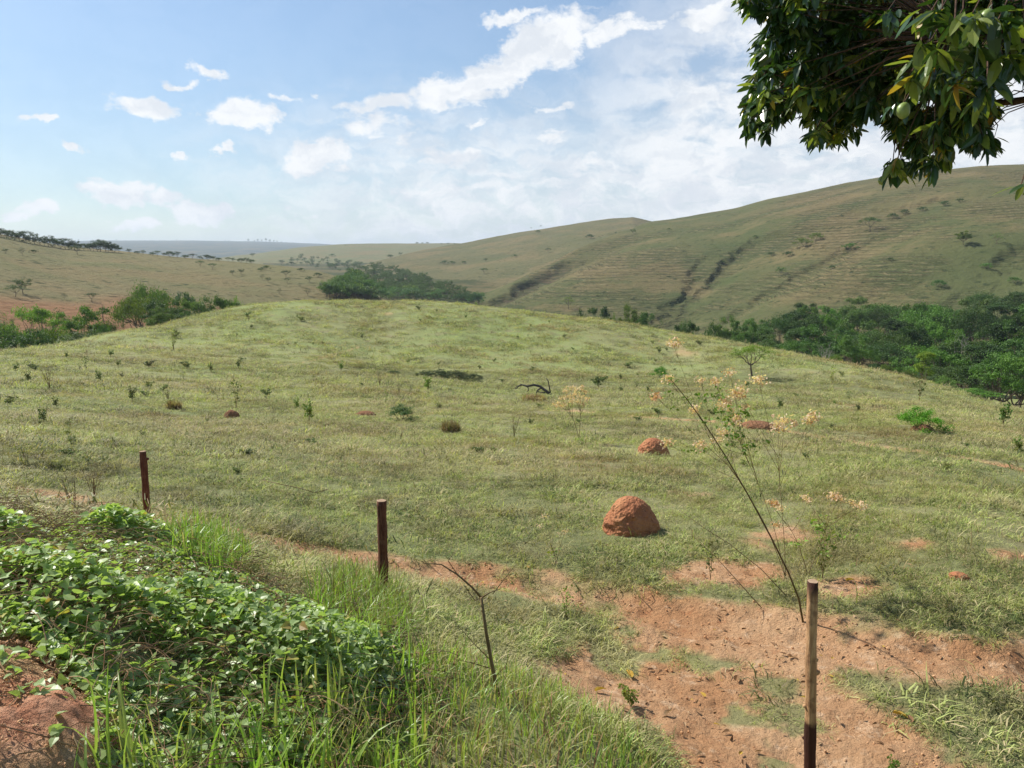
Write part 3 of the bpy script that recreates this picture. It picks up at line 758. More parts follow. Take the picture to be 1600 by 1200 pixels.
# ------------------------------------------------------------------ vines on the roadside berm, long grass, litter
def sample_poly(P, n, pad=0):
    P_ = np.array(P); lo, hi = P_.min(0)-pad, P_.max(0)+pad; X = np.zeros(0); Y = np.zeros(0)
    while len(X) < n:
        x = rng.uniform(lo[0], hi[0], n*2); y = rng.uniform(lo[1], hi[1], n*2); k = inpoly(x, y, P)
        X = np.r_[X, x[k]]; Y = np.r_[Y, y[k]]
    return X[:n], Y[:n]
M['vine_old'] = leafmat('yellowed vine leaves', (.42, .40, .10), (.36, .24, .09), None, .35, .5, .3, 9.0)
# leaf template: heart/arrow shape, folded on the midrib, length 1 along +Y
VL = np.array([(0,0,0),(-.34,.02,.07),(-.42,.30,.10),(-.20,.68,.05),(0,1,-.06),(.20,.68,.05),(.42,.30,.10),(.34,.02,.07),(0,.34,0),(0,.68,-.01)])
VLT = np.array([(0,8,1),(1,8,2),(2,8,9),(2,9,3),(3,9,4),(4,9,5),(5,9,6),(6,9,8),(6,8,7),(7,8,0)])
mb = MB()
vx, vy = sample_poly(VINE_POLY, 46000)
edge = polydist(vx, vy, VINE_POLY+[VINE_POLY[0]])[0]
hgt = .05+.20*sstep(fbm(vx, vy, .55, 3, 131), -.4, .5)
hgt *= sstep(edge, 0, .35)*.9+.1
dens_ = fbm(vx, vy, .30, 3, 137)+.35*fbm(vx, vy, 1.1, 2, 138)
kp = (rng.uniform(-.86, .34, len(vx)) < dens_*1.35)
vx, vy, hgt = vx[kp], vy[kp], hgt[kp]; n = len(vx)
q = rng.uniform(0, 1, n)**.6
vz = terrain(vx, vy)+CZ+hgt*q+.01
d = rdir(n, -.7, .35); d[:, :2] += rng.normal(0, .3, (n, 2))
nrm = rdir(n, .1, 1)+np.array([sd[0], sd[1], sd[2]])*.7
mb.scatter(VL, VLT, np.stack([vx, vy, vz], 1), frames(d, nrm), (.016+.042*rng.beta(2, 2.2, n))*(1-.25*(1-q)), rng.choice(2, n, p=[.95, .05]))
o = mb.build('vine_ground_cover', [M['vine'], M['vine_old']])
tag(o, 'bright green creeping vine with heart shaped leaves smothering the red roadside bank', None, None, 'stuff')
# trailing stems and dead straw under the vines
mb = MB()
sx, sy = sample_poly(VINE_POLY, 2600)
sz = terrain(sx, sy)+CZ
for k in range(len(sx)):
    L = rng.uniform(.08, .30); a = rng.uniform(0, 2*PI); t = np.linspace(0, 1, 6); c = rng.normal(0, .5)
    x = sx[k]+L*t*np.cos(a+c*t); y = sy[k]+L*t*np.sin(a+c*t)
    h = .01+rng.uniform(0, .08)+rng.uniform(.01, .06)*np.sin(t*PI)
    z = sz[k]+h
    mb.tube(np.stack([x, y, z], 1), .0010+.0009*rng.random(), 4, 0, False)
o = mb.build('vine_stems', [M['straw']])
tag(o, 'brown trailing stems and dead straw tangled under the vine leaves', None, None, 'stuff')

mb = MB(); lb = MB()
sx, sy = sample_poly(DIRT_POLY[3], 46)
for k in range(len(sx)):
    L = rng.uniform(.10, .40); a = rng.uniform(-2.2, -.2); t = np.linspace(0, 1, 9); c = rng.normal(0, 1.2)
    x = sx[k]+L*t*np.cos(a+c*t); y = sy[k]+L*t*np.sin(a+c*t); z = terrain(x, y)+CZ+.006+.012*np.sin(t*PI*2)**2
    mb.tube(np.stack([x, y, z], 1), .0009+.0012*rng.random(), 4, 0, False)
    if k % 2:
        m_ = rng.integers(3, 8); i_ = rng.integers(0, 9, m_); p = np.stack([x[i_], y[i_], z[i_]+.012], 1)+rng.normal(0, .008, (m_, 3))
        lb.scatter(VL, VLT, p, frames(rdir(m_, -.4, .3), rdir(m_, .3, 1)), rng.uniform(.018, .045, m_))
tag(mb.build('bank_roots', [M['straw']]), 'thin pale roots and runners trailing over the red bank', None, None, 'stuff')
tag(lb.build('bank_leaves', [M['vine']]), 'single vine leaves on runners creeping down the red bank', None, None, 'stuff')
def long_grass(name, label, X, Y, lo, hi, mats, pm, width=.010, tilt=.3, bend=(.4, 1.3), kind='stuff', cat=None, base=None):
    mb = MB(); n = len(X); Z = terrain(X, Y)+CZ-.01; nb = 6
    G = 7
    idx = rng.integers(0, G, n)
    for g in range(G):
        bd = bend[0]+(bend[1]-bend[0])*g/(G-1)
        s = idx == g; k = s.sum()
        if not k: continue
        t = np.linspace(0, 1, nb+1); yy = np.cumsum(np.r_[0, np.sin(bd*t[1:])])/nb; zz = np.cumsum(np.r_[0, np.cos(bd*1.4*t[1:])])/nb
        wd = (1-t**2.2)*.5*np.minimum(1, .45+t*3)
        Tv = np.array([v for q in range(nb) for v in ((-wd[q], yy[q], zz[q]), (0, yy[q]+.004, zz[q]-.0), (wd[q], yy[q], zz[q]))]+[(0, yy[-1], zz[-1])])
        Tv[:, 0] *= 1.0
        Tf = np.array([f for q in range(nb-1) for f in ((3*q, 3*q+1, 3*q+4, 3*q+3), (3*q+1, 3*q+2, 3*q+5, 3*q+4))])
        Tt = np.array([(3*nb-3, 3*nb-2, 3*nb), (3*nb-2, 3*nb-1, 3*nb)])
        a = rng.uniform(0, 2*PI, k); tl = rng.normal(0, tilt, k)
        out = np.stack([np.cos(a), np.sin(a), 0*a], 1); up = np.array([[0, 0, 1.]])
        Zv = out*np.sin(tl)[:, None]+up*np.cos(tl)[:, None]; Yv = out*np.cos(tl)[:, None]-up*np.sin(tl)[:, None]
        Xv = np.cross(Yv, Zv); Rm = np.stack([Xv, Yv, Zv], 2)
        L = rng.uniform(lo, hi, k); wdt = width*rng.uniform(.6, 1.3, k)
        sc = np.stack([wdt, L, L], 1); mm = rng.choice(len(mats), k, p=pm)
        mb.scatter(Tv, Tf, np.stack([X[s], Y[s], Z[s]], 1), Rm, sc, mm)
        b = mb.n-k*len(Tv); mb.F.append((Tt[None]+np.arange(k)[:, None, None]*len(Tv)).reshape(-1, 3)+b); mb.M.append(np.repeat(mm, 2))
    o = mb.build(name, mats)
    if cat: tag(o, label, cat, None, None)
    else: tag(o, label, None, None, 'stuff')
    return o
TG = [M['grass_tall'], M['grass'], M['grass_dry'], M['straw']]
LG = ground_path([(560,1075),(640,1040),(720,1030),(820,1065),(930,1110),(1020,1190),(1060,1290),(500,1320),(480,1180)])
X, Y = sample_poly(LG, 2700)
long_grass('roadside_grass', 'long mixed green and straw coloured grass along the near edge of the bank', X, Y, .08, .29, TG, [.34, .36, .2, .10], .0085, .35)
LG2 = ground_path([(130,1180),(560,1040),(700,1040),(640,1320),(100,1320)])
X, Y = sample_poly(LG2, 420)
long_grass('bank_grass', 'broad bright green grass blades poking up through the vines', X, Y, .18, .40, TG, [.85, .15, 0, 0], .013, .25, (.2, 1.1))
LG3 = ground_path([(260,850),(330,850),(400,890),(350,920),(270,880)])
LG4 = ground_path([(480,960),(540,910),(620,925),(650,1000),(590,1040),(510,1010)])
X, Y = sample_poly(LG3, 1100)
o = long_grass('grass_clump', 'tall fresh green grass clump behind the vines below the first post', X, Y, .12, .34, TG, [.7, .25, .05, 0], .008, .3, cat='grass clump')
X, Y = sample_poly(LG4, 1500)
o = long_grass('grass_clump', 'arching green and yellow grass clump at the foot of the middle fence post', X, Y, .18, .42, TG, [.55, .25, .15, .05], .008, .3, cat='grass clump')
# sparse longer blades through the near pasture and on the trampled dirt
x, y, r = wedge(9000, 4.4, 20); dm = dirt_mask(x, y)
kp = (rng.uniform(0, 1, len(x)) > dm*1.1)&(fbm(x, y, 1.4, 3, 141) > -.1); x, y = x[kp], y[kp]
long_grass('wild_grass', 'loose longer grass blades scattered through the near pasture', x, y, .08, .22, TG, [.1, .4, .4, .1], .006, .5)
x, y, r = wedge(4200, 8, 75); kp = (dirt_mask(x, y) < .3)&(fbm(x, y, 6, 3, 171)+rng.normal(0, .25, len(x)) > .0); x, y = x[kp], y[kp]
long_grass('dry_stalks', 'thin dry straw stalks standing here and there in the pasture', x, y, .16, .42, [M['straw'], M['grass_dry']], [.5, .5], .007, .25, (.1, .7))
# clods, pebbles and leaf crumbs on the bare soil
ico = np.array([(0,0,1),(.9,0,.4),(.28,.85,.4),(-.72,.53,.4),(-.72,-.53,.4),(.28,-.85,.4),(.72,.53,-.4),(-.28,.85,-.4),(-.9,0,-.4),(-.28,-.85,-.4),(.72,-.53,-.4),(0,0,-1)])
icf = np.array([(0,1,2),(0,2,3),(0,3,4),(0,4,5),(0,5,1),(1,6,2),(2,7,3),(3,8,4),(4,9,5),(5,10,1),(1,10,6),(2,6,7),(3,7,8),(4,8,9),(5,9,10),(11,7,6),(11,8,7),(11,9,8),(11,10,9),(11,6,10)])
mb = MB()
def soil_mat(name='soil clods'):
    m, t = new_mat(name); p = pos(t); finish(t, soil_col(t, p), .95, t.noise(p, 60, 4), .1, .01); return m
M['soil'] = soil_mat()
bx_, by_ = sample_poly(DIRT_POLY[3], 3600); bz_ = terrain(bx_, by_)+CZ; nb_ = len(bx_); sb_ = (.0008+.0055*rng.random(nb_)**3)*np.where(rng.random(nb_) < .015, 2.4, 1)
mb.scatter(ico, icf, np.stack([bx_, by_, bz_+sb_*.2], 1), frames(rdir(nb_), rdir(nb_)), np.stack([sb_*rng.uniform(.8, 1.7, nb_), sb_*rng.uniform(.5, 1, nb_), sb_*rng.uniform(.35, .8, nb_)], 1))
x, y, r = wedge(30000, 2.0, 13); dm = dirt_mask(x, y); k = rng.uniform(0, 1, len(x)) < dm**2*.9; x, y = x[k][:9000], y[k][:9000]
z = terrain(x, y)+CZ; n = len(x); rr_ = np.hypot(x, y); s = (.002+.016*rng.random(n)**6)*np.clip(rr_/5, .35, 1)
mb.scatter(ico, icf, np.stack([x, y, z+s*.2], 1), frames(rdir(n), rdir(n)), np.stack([s, s*rng.uniform(.6, 1, n), s*rng.uniform(.5, 1, n)], 1))
tag(mb.build('dirt_crumbs', [M['soil']]), 'small clods and grains of red soil on the bare patches', None, None, 'stuff')
mb = MB()
x, y, r = wedge(9000, 3.2, 9, -5, 40); dm = dirt_mask(x, y); k = rng.uniform(0, 1, len(x)) < dm*.09+.012; x, y = x[k], y[k]; n = len(x)
z = terrain(x, y)+CZ+.012
mb.scatter(VL*np.array([.5, 1, 1.5]), VLT, np.stack([x, y, z], 1), frames(rdir(n, -.2, .2), np.array([[0, 0, 1.]])+rng.normal(0, .3, (n, 3))), rng.uniform(.02, .07, n), rng.choice(3, n, p=[.55, .35, .1]))
def deadleaf(name, a, b): return leafmat(name, a, b, None, .15, .7, .2, 12.0)
M['litter'] = deadleaf('brown leaf litter', (.26, .15, .075), (.16, .085, .045))
M['litter_pale'] = deadleaf('pale leaf litter', (.42, .30, .18), (.34, .22, .12))
M['leaf_yellow'] = deadleaf('fallen yellow leaf', (.50, .36, .06), (.42, .26, .05))
tag(mb.build('leaf_litter', [M['litter'], M['litter_pale'], M['leaf_yellow']]), 'brown and pale dead leaf scraps lying over the red soil', None, None, 'stuff')
# bigger fallen leaves, each its own
for (px, py, L, mt, rz, lab) in ((930,1084,.10,'leaf_yellow',.4,'yellow fallen leaf beside the long roadside grass on red soil'),
    (988,1062,.12,'leaf_yellow',1.9,'large yellow green fallen leaf in the small grass hollow in the dirt'),
    (1395,1118,.11,'leaf_yellow',-.7,'narrow yellow leaf lying on bare soil right of the last post'),
    (1322,910,.10,'leaf_yellow',.2,'yellow leaf on the sandy patch behind the last post'),
    (1150,1068,.10,'litter',1.2,'curled brown leaf beside a green tuft on the big dirt patch'),
    (1040,1122,.09,'litter_pale',.9,'pale tan curled leaf low on the big dirt patch'),
    (1425,1133,.09,'litter',1.4,'dark brown leaf touching the narrow yellow leaf')):
    x, y, z, r = gh(px, py); mb = MB()
    mb.scatter(VL*np.array([.45, 1, 2.2]), VLT, np.zeros((1, 3)), frames(np.array([[1., 0, .1]]), np.array([[0, .25, 1.]])), np.array([L]))
    o = mb.build('fallen_leaf', [M[mt]]); o.location = (x, y, z+.02); o.rotation_euler = (0, 0, rz)
    tag(o, lab, 'leaf', 'larger leaves fallen on the bare soil')

# ------------------------------------------------------------------ fence posts
def make_post(px, pyb, pytop, diam, lean, label, mat, seed, r=None, knots=(), sink=.25):
    if r:
        aa, _ = px_dir(px, pyb); x, y = math.sin(aa)*r, math.cos(aa)*r; z = gz(x, y)+CZ
    else: x, y, z, r = gh(px, pyb)
    a, t = px_dir(lean, pytop)
    H = (t-(z-CZ)/r)*r
    mb = MB(); k = 22; tt = np.linspace(0, 1, k); zz = -sink+(H+sink)*tt
    wob = np.stack([.010*np.sin(tt*7+seed)+.006*np.sin(tt*17+seed*2), .008*np.cos(tt*6+seed), 0*tt], 1)
    tp = at(lean, pytop, r); topx = tp[0]-x; topy = tp[1]-y
    P = np.stack([topx*np.clip(zz/H, 0, 1), topy*np.clip(zz/H, 0, 1), zz], 1)+wob*.4*(1-tt[:, None])
    rad = diam/2*(1.06-.12*tt)*(1+.05*np.sin(tt*23+seed)+.03*np.sin(tt*41+2*seed))
    nn = 18; T0 = mb.n
    mb.tube(P, rad, nn, 0, True)
    Vv = mb.V[0]; th = np.tile(np.arange(nn)*2*PI/nn, k); q = np.repeat(np.arange(k), nn)
    off = (.05*np.sin(th*2+seed+q*.1)+.04*np.sin(th*5+seed*3+q*.25)+rng.normal(0, .018, len(th)))*diam/2
    c = np.repeat(P, nn, 0); dv_ = Vv[:len(th)]-c; Vv[:len(th)] += dv_/(np.linalg.norm(dv_, axis=1)[:, None]+1e-9)*off[:, None]
    o = mb.build('fence_post', [mat, M['cut']], None, True)
    # sawn top gets its own end-grain look
    me = o.data
    nt = len(me.polygons)
    for p_ in me.polygons:
        if p_.normal.z > .85 and p_.center.z > H-.02: p_.material_index = 1; p_.use_smooth = False
    o.location = (x, y, z)
    tag(o, label, 'fence post', 'wooden fence posts along the dirt path')
    for (f, ang, s) in knots:
        mk = MB(); i_ = int(f*(k-1)); c_ = P[i_]; dd = np.array([math.cos(ang), math.sin(ang), .35])
        mk.tube([c_+dd*rad[i_]*.6, c_+dd*(rad[i_]+s*.5), c_+dd*(rad[i_]+s)], [s*.9, s*.75, s*.35], 8)
        kn = mk.build('knot', [mat], o, True)
    return o
M['cut'] = barkmat('sawn wood end', (.30, .20, .13), (.42, .30, .20), 40, .003, (1, 1, 1))
M['post_dark'] = mat_post('dark red brown post wood')
M['post_tan'] = mat_post('debarked post wood with dark ends', .42, 1.24)
make_post(232, 822, 705, .068, 223, 'dark brown wooden post leaning slightly, leftmost of the three fence posts', M['post_dark'], 1.3, r=8.5, knots=((.92, 0.2, .02),))
make_post(600, 936, 782, .076, 596, 'thick red brown post with a flat sawn top, rising from a grass clump', M['post_dark'], 3.1)
make_post(1264, 1222, 908, .066, 1270, 'thin tan post with dark top and dark foot, standing on the bare soil', M['post_tan'], 5.7, knots=((.62, 0.0, .02), (.50, 3.0, .016), (.68, .3, .015), (.36, 2.6, .012)))

# ------------------------------------------------------------------ termite mounds
def dome(px, pyb, wpx, hpx, label, seed, name='termite_mound', flat=1.0, mat='termite', cat='termite mound', group='red termite mounds in the pasture', lump=1.0):
    x, y, z, r = gh(px, pyb)
    W = wpx/F_PX*r*1.03/2; H = hpx/F_PX*r*.95
    nu, nv = 96, 48
    u = np.arange(nu)*2*PI/nu; v = np.linspace(0, 1, nv)
    prof = np.maximum(0, 1-v**2.4)**.6         # radius from the bottom (v=0) to the top
    Rr = W*prof[None, :]; X = Rr*np.cos(u+PI/2)[:, None]; Y = Rr*.9*np.sin(u+PI/2)[:, None]
    Z = np.repeat(((v*1.25-.25)*H)[None], nu, 0)
    n3 = fbm(X/W*1.0+seed*3+Z/W, Y/W+Z/W*1.3, .9, 3, int(seed*7))
    n4 = fbm(u[:, None]*1.0+0*X, v[None]*1.5+0*X+seed, .20, 4, int(seed*11), .62)
    s = 1+lump*(.13*n3+.10*n4)
    X = X*s-.10*W*v[None]; Y = Y*s; Z = Z*(1+.06*lump*n3)+.025*lump*n4*W*2*prof[None]
    k = (v > .98)
    V_ = np.stack([X, Y, Z], 2).reshape(-1, 3)
    i = np.arange(nu)[:, None]; j = np.arange(nv-1)[None]; i2 = (i+1) % nu
    F = np.stack([i*nv+j, i2*nv+j, i2*nv+j+1, i*nv+j+1], 2).reshape(-1, 4)
    o = link_mesh(name, V_, [F], [M[mat]], None, None, True)
    o.location = (x, y+W*.8, gz(x, y+W*.8)+CZ)
    o.location.z = z; 
    return tag(o, label, cat, group)
dome(993, 838, 90, 58, 'large rounded red termite mound in the near pasture', 1.2)
dome(1025, 714, 48, 27, 'smaller red termite mound farther up the slope behind the large one', 2.7)
dome(359, 655, 24, 13, 'small dark brown earth mound beside a thin upright shrub', 3.9, mat='termite_dark')
dome(570, 651, 32, 7, 'low flat red mound of bare earth beside a pale green weed', 5.1, mat='termite_dark')
dome(1192, 671, 50, 9, 'wide low red earth hump on the cattle path', 6.3, mat='termite_dark')
dome(1449, 676, 30, 10, 'low bare earth heap under the bright green bush', 7.7, mat='termite_dark')
dome(1506, 909, 28, 10, 'small pale pinkish lump of earth lying in the grass', 8.1, 'earth_lump', cat='earth lump', group='x')['group'] = 'earth lumps'

# ------------------------------------------------------------------ trees
LQ = np.array([(-.5, 0, 0), (0, -.28, .08), (.5, 0, 0), (0, .28, .08)]); LQF = np.array([(0, 1, 2, 3)])
def tree_parts(seed, H, W, th, nclump, nleaf, leaf, shape='round', trunk_r=None, limbs=5, lean=.12, bare=False, mats=None, sub=3):
    """meshes of one tree: trunk with limbs, and a crown of leaf sprays hung on the limb ends"""
    global rng
    keep = rng; rng = np.random.default_rng(seed)
    tr = trunk_r or H*.022
    tb = MB(); top = np.array([rng.normal(0, lean)*th, rng.normal(0, lean)*th, th])
    t = np.linspace(0, 1, 6); base = np.array([0, 0, -.3])
    P = base+(top-base)*t[:, None]+np.stack([.03*H*np.sin(t*3+seed), .02*H*np.sin(t*4+seed*2), 0*t], 1)*t[:, None]
    tb.tube(P, tr*(1.25-.5*t), 7, 0, False); top = P[-1]
    C = []
    for i_ in range(nclump):
        a = i_*2.399+rng.uniform(-.4, .4); q = math.sqrt((i_+.5)/nclump)*rng.uniform(.85, 1.08)
        if shape == 'umbrella': z = H*(.90-.20*q*q)+rng.normal(0, .03)*H
        elif shape == 'tall': q *= .8; z = th+(H-th)*rng.uniform(.15, .92); q *= math.sqrt(max(.1, 1-((z-th)/(H-th)-.45)**2*2.2))
        elif shape == 'bush': z = H*(.25+.6*math.sqrt(max(0, 1-q*q)))*rng.uniform(.6, 1)
        else:
            u_ = rng.uniform(-.55, 1); z = th+(H-th)*(.45+.46*u_*math.sqrt(max(0, 1-q*q*.8)))
        C.append((W/2*q*math.cos(a), W/2*q*math.sin(a), z))
    C = np.array(C)+np.array([top[0], top[1], 0])*.7
    la = np.arctan2(C[:, 1]-top[1], C[:, 0]-top[0]); grp = ((la+PI)/(2*PI)*limbs).astype(int) % limbs
    for g in range(limbs):
        S_ = C[grp == g]
        if not len(S_): continue
        mid = S_.mean(0)*np.array([.75, .75, 1]); mid[2] = top[2]+(mid[2]-top[2])*.62
        t = np.linspace(0, 1, 6)[:, None]
        bow = np.array([0, 0, -.06*H])*np.sin(t*PI)+rng.normal(0, .012*H, (6, 3))*np.sin(t*PI)
        L = top+(mid-top)*t+bow; tb.tube(L, tr*(.62-.30*t[:, 0]), 5, 0, False)
        for c in S_:
            s0 = L[rng.integers(3, 6)]; t2 = np.linspace(0, 1, 5)[:, None]
            L2 = s0+(c-s0)*t2+rng.normal(0, .015*H, (5, 3))*np.sin(t2*PI)
            tb.tube(L2, tr*(.30-.22*t2[:, 0]), 4, 0, False)
            if bare or sub > 3:
                for _ in range(sub):
                    s1 = L2[rng.integers(2, 5)]; e = s1+rdir(1, -.2, 1)[0]*W*.16; tb.tube([s1, (s1+e)/2+rng.normal(0, .01*H, 3), e], [tr*.12, tr*.09, tr*.03], 3, 0, False)
    cb = None
    if nleaf:
        cb = MB(); per = nleaf//nclump
        cr = W*.5/math.sqrt(nclump)*1.35
        for c in C:
            k = int(per*rng.uniform(.6, 1.4)); s_ = cr*rng.uniform(.7, 1.25)
            # several small sprays per clump leave gaps between them
            m_ = 5; cc = c+rdir(m_, -.5, 1)*s_*rng.uniform(.3, 1, (m_, 1))*np.array([1, 1, .55])
            p = cc[rng.integers(0, m_, k)]+rng.normal(0, 1, (k, 3))*s_*np.array([.30, .30, .16])
            nn_ = rdir(k, -.2, 1)+(p-c)/(s_+1e-6)*.5+np.array([0, 0, .4])
            cb.scatter(LQ, LQF, p, frames(rdir(k, -.8, .4), nn_), leaf*rng.uniform(.6, 1.4, k))
    rng = keep
    return tb, cb
def tree_proto(seed, *a, bark='bark', crown='crown', **k):
    tb, cb = tree_parts(seed, *a, **k)
    return (tb, cb, bark, crown)
HOLD = {}
def place(key, x, y, z, sc, rz, label, group=None, color=(1, 1, 1, 1), name='tree', cat='tree'):
    """first use builds the meshes, later uses copy the thing and its parts"""
    if key not in HOLD:
        tb, cb, bk, cr = PROTO[key]()
        r = empty(name, (x, y, z), rz, sc)
        p1 = tb.build('stem' if cat in ('shrub', 'weed', 'bush') else 'trunk', [M[bk]], r, True); reg(r, p1)
        if cb is not None:
            p2 = cb.build('foliage' if cat in ('shrub', 'weed', 'bush') else 'crown', [M[cr]], r); reg(r, p2)
        HOLD[key] = r
    else:
        src = HOLD[key]; r = src.copy(); COL.objects.link(r)
        for ch in CHILD[src.name]:
            c = ch.copy(); COL.objects.link(c); c.parent = r
        r.location = (x, y, z); r.rotation_euler = (0, 0, rz); r.scale = (sc,)*3 if np.isscalar(sc) else sc
        r.name = name
        if 'group' in r: del r['group']
    kids = [c for c in r.children]
    for c in kids: c.color = color
    tag(r, label, cat, group)
    return r
# unit-ish trees, about 8 m tall, scaled where they are used
PROTO = {
 'umbrella': lambda: tree_proto(11, 6.5, 9.5, 2.2, 20, 7000, .21, shape='umbrella', limbs=6, lean=.22, sub=4, trunk_r=.16),
 'umbrella2': lambda: tree_proto(12, 7, 10.5, 2.8, 24, 8000, .21, shape='umbrella', limbs=7, lean=.3, sub=4, trunk_r=.17),
 'round': lambda: tree_proto(13, 8, 7.5, 2.3, 26, 9000, .22, limbs=6, trunk_r=.17),
 'round2': lambda: tree_proto(14, 8, 8.8, 1.8, 30, 10000, .22, limbs=6, trunk_r=.18),
 'tall': lambda: tree_proto(15, 11, 6.2, 3.5, 26, 8000, .24, shape='tall', limbs=5, trunk_r=.17),
 'broad': lambda: tree_proto(16, 9.5, 9, 3.2, 30, 11000, .25, limbs=7, trunk_r=.2),
 'open': lambda: tree_proto(17, 8, 8.2, 2.0, 34, 15000, .22, limbs=6, sub=5, trunk_r=.15),
 'sparse': lambda: tree_proto(18, 7.5, 7, 2.2, 18, 1800, .18, limbs=6, sub=6, bare=True, trunk_r=.14),
 'leafless': lambda: tree_proto(19, 8, 6.5, 2.4, 18, 0, .2, limbs=5, sub=6, bare=True, bark='bark_pale', trunk_r=.14),
 'bush': lambda: tree_proto(20, 3.2, 4.6, .5, 16, 4500, .17, shape='bush', limbs=5, trunk_r=.07),
 'small': lambda: tree_proto(21, 3.2, 3.3, 1.35, 16, 2600, .10, shape='umbrella', limbs=5, lean=.06, sub=5, trunk_r=.085),
 'snag': lambda: (_snag(), None, 'bark', 'crown'),
 'far_round': lambda: tree_proto(31, 8, 8.5, 2, 16, 1500, .42, limbs=4, trunk_r=.18, sub=2),
 'far_umbrella': lambda: tree_proto(32, 7, 10, 2.6, 14, 1300, .40, shape='umbrella', limbs=5, lean=.2, trunk_r=.18, sub=2),
 'far_bush': lambda: tree_proto(33, 4, 6.5, .6, 12, 1000, .38, shape='bush', limbs=4, trunk_r=.1, sub=2),
}
def _snag():
    mb = MB(); P = np.array([(0,0,-.3),(-.1,0,1.5),(-.35,.05,3.2),(.05,.1,4.6),(.55,.1,5.6),(.8,.05,6.5),(.65,0,7.4)])
    mb.tube(P, [.17,.15,.13,.11,.09,.06,.03], 7); mb.tube([(-.1,0,1.5),(.5,.2,2.1),(.9,.2,2.3)], [.06,.04,.02], 5)
    mb.tube([(.05,.1,4.6),(-.5,0,5.3),(-.6,0,5.8)], [.05,.03,.01], 5)
    return mb
G_ = lambda r, g, b: (r, g, b, 1)
def tree_at(key, px, pyb, hpx, label, group=None, color=G_(1,1,1), rmin=1.2, wmul=1.0, name='tree', cat='tree', r_at=None, rz=None):
    """base at photo pixel (px, pyb) on the land (or at range r_at), hpx tall in the photo"""
    if r_at:
        a, _ = px_dir(px, pyb); x, y = math.sin(a)*r_at, math.cos(a)*r_at; z = gz(x, y)+CZ; r = r_at
    else: x, y, z, r = gh(px, pyb, rmin)
    HP = {'umbrella':6.5,'umbrella2':7,'round':8,'round2':8,'tall':11,'broad':9.5,'open':8,'sparse':7.5,'leafless':8,'bush':3.2,'small':3.2,'snag':7.4,'far_round':8,'far_umbrella':7,'far_bush':4}[key]
    s = hpx/F_PX*r*1.02/HP
    return place(key, x, y, z-.05, (s*wmul, s*wmul, s), rng.uniform(0, 2*PI) if rz is None else rz, label, group, color, name, cat)

# the clump of trees behind the left shoulder of the knoll (range found so that the crown top meets the photo)
def tree_top(key, px, pytop, r, label, group=None, color=G_(1,1,1), wpx=None, name='tree', cat='tree', rz=None):
    a, t = px_dir(px, pytop); x, y = math.sin(a)*r, math.cos(a)*r; z = gz(x, y)+CZ
    H = (t*r+CZ)-z
    HP = {'umbrella':6.2,'umbrella2':6.7,'round':7.7,'round2':7.7,'tall':10.5,'broad':9.1,'open':7.7,'sparse':7.6,'leafless':8.2,'bush':3.1,'small':3.1,'snag':7.4}[key]
    WP = {'umbrella':10,'umbrella2':11,'round':8.5,'round2':9.8,'tall':7,'broad':10,'open':9,'sparse':8,'leafless':7.5,'bush':5,'small':3.5,'snag':2}[key]
    s = H/HP; wm = (wpx/F_PX*r/WP) if wpx else s
    return place(key, x, y, z-.1, (wm, wm, s), rng.uniform(0, 2*PI) if rz is None else rz, label, group, color, name, cat)
YG = G_(1.9, 1.65, 1.0); DK = G_(.8, .95, .85); BR = G_(1.5, 1.7, 1.0); GR = G_(1.3, 1.25, 1.5)
LEFTG = 'trees in the hollow behind the left shoulder of the knoll'
tree_top('round2', 52, 470, 136, 'open crowned green tree with slanting dark trunk, widest of the left hollow', LEFTG, G_(2.0,2.2,1.3), 86)
tree_top('round', 132, 478, 132, 'rounded brighter green tree next to the wide open crowned one', LEFTG, G_(1.7,2.2,1.1), 76)
tree_top('sparse', 98, 480, 140, 'grey half bare tree between the two green trees of the left hollow', LEFTG, GR, 60)
tree_top('umbrella', 216, 468, 128, 'flat topped yellow green tree with a slanting trunk by the knoll slope', LEFTG, YG, 78)
tree_top('umbrella2', 222, 454, 150, 'wide dark olive tree rising behind the flat topped yellow green tree', LEFTG, G_(1.5,1.5,1.1), 84)
tree_top('sparse', 186, 486, 130, 'small greyish thin leaved tree beside the bare snag', LEFTG, GR, 32)
tree_top('snag', 163, 474, 128, 'bare crooked snag standing against the red soil slope', LEFTG, G_(1,1,1), 12, name='bare_snag', rz=2.9)
tree_top('sparse', 6, 484, 136, 'grey thin tree cut by the left edge above dark bushes', LEFTG, GR, 34)
for (px, pt, r, k, c, w, lb) in ((262,472,122,'round',DK,52,'dark round tree at the left end of the green thicket'),(300,462,135,'round2',BR,60,'bright green broad tree in the middle of the thicket'),
     (345,458,140,'round2',BR,62,'bright green tree at the right end of the thicket'),(322,476,126,'bush',DK,50,'dark low bushy tree in front of the thicket'),
     (285,486,122,'bush',G_(1.1,1.2,1),44,'dark low shrub where the thicket meets the slope'),(268,460,165,'round',G_(1,1.1,1.7),50,'bluish green tree behind the thicket'),(368,464,140,'bush',BR,34,'last small bright bush trailing off right of the thicket'),
     (248,484,116,'open',G_(1.5,1.5,1.1),36,'small loose green tree between the yellow tree and the thicket')):
    tree_top(k, px, pt-3, r, lb, LEFTG, c, w*1.25)
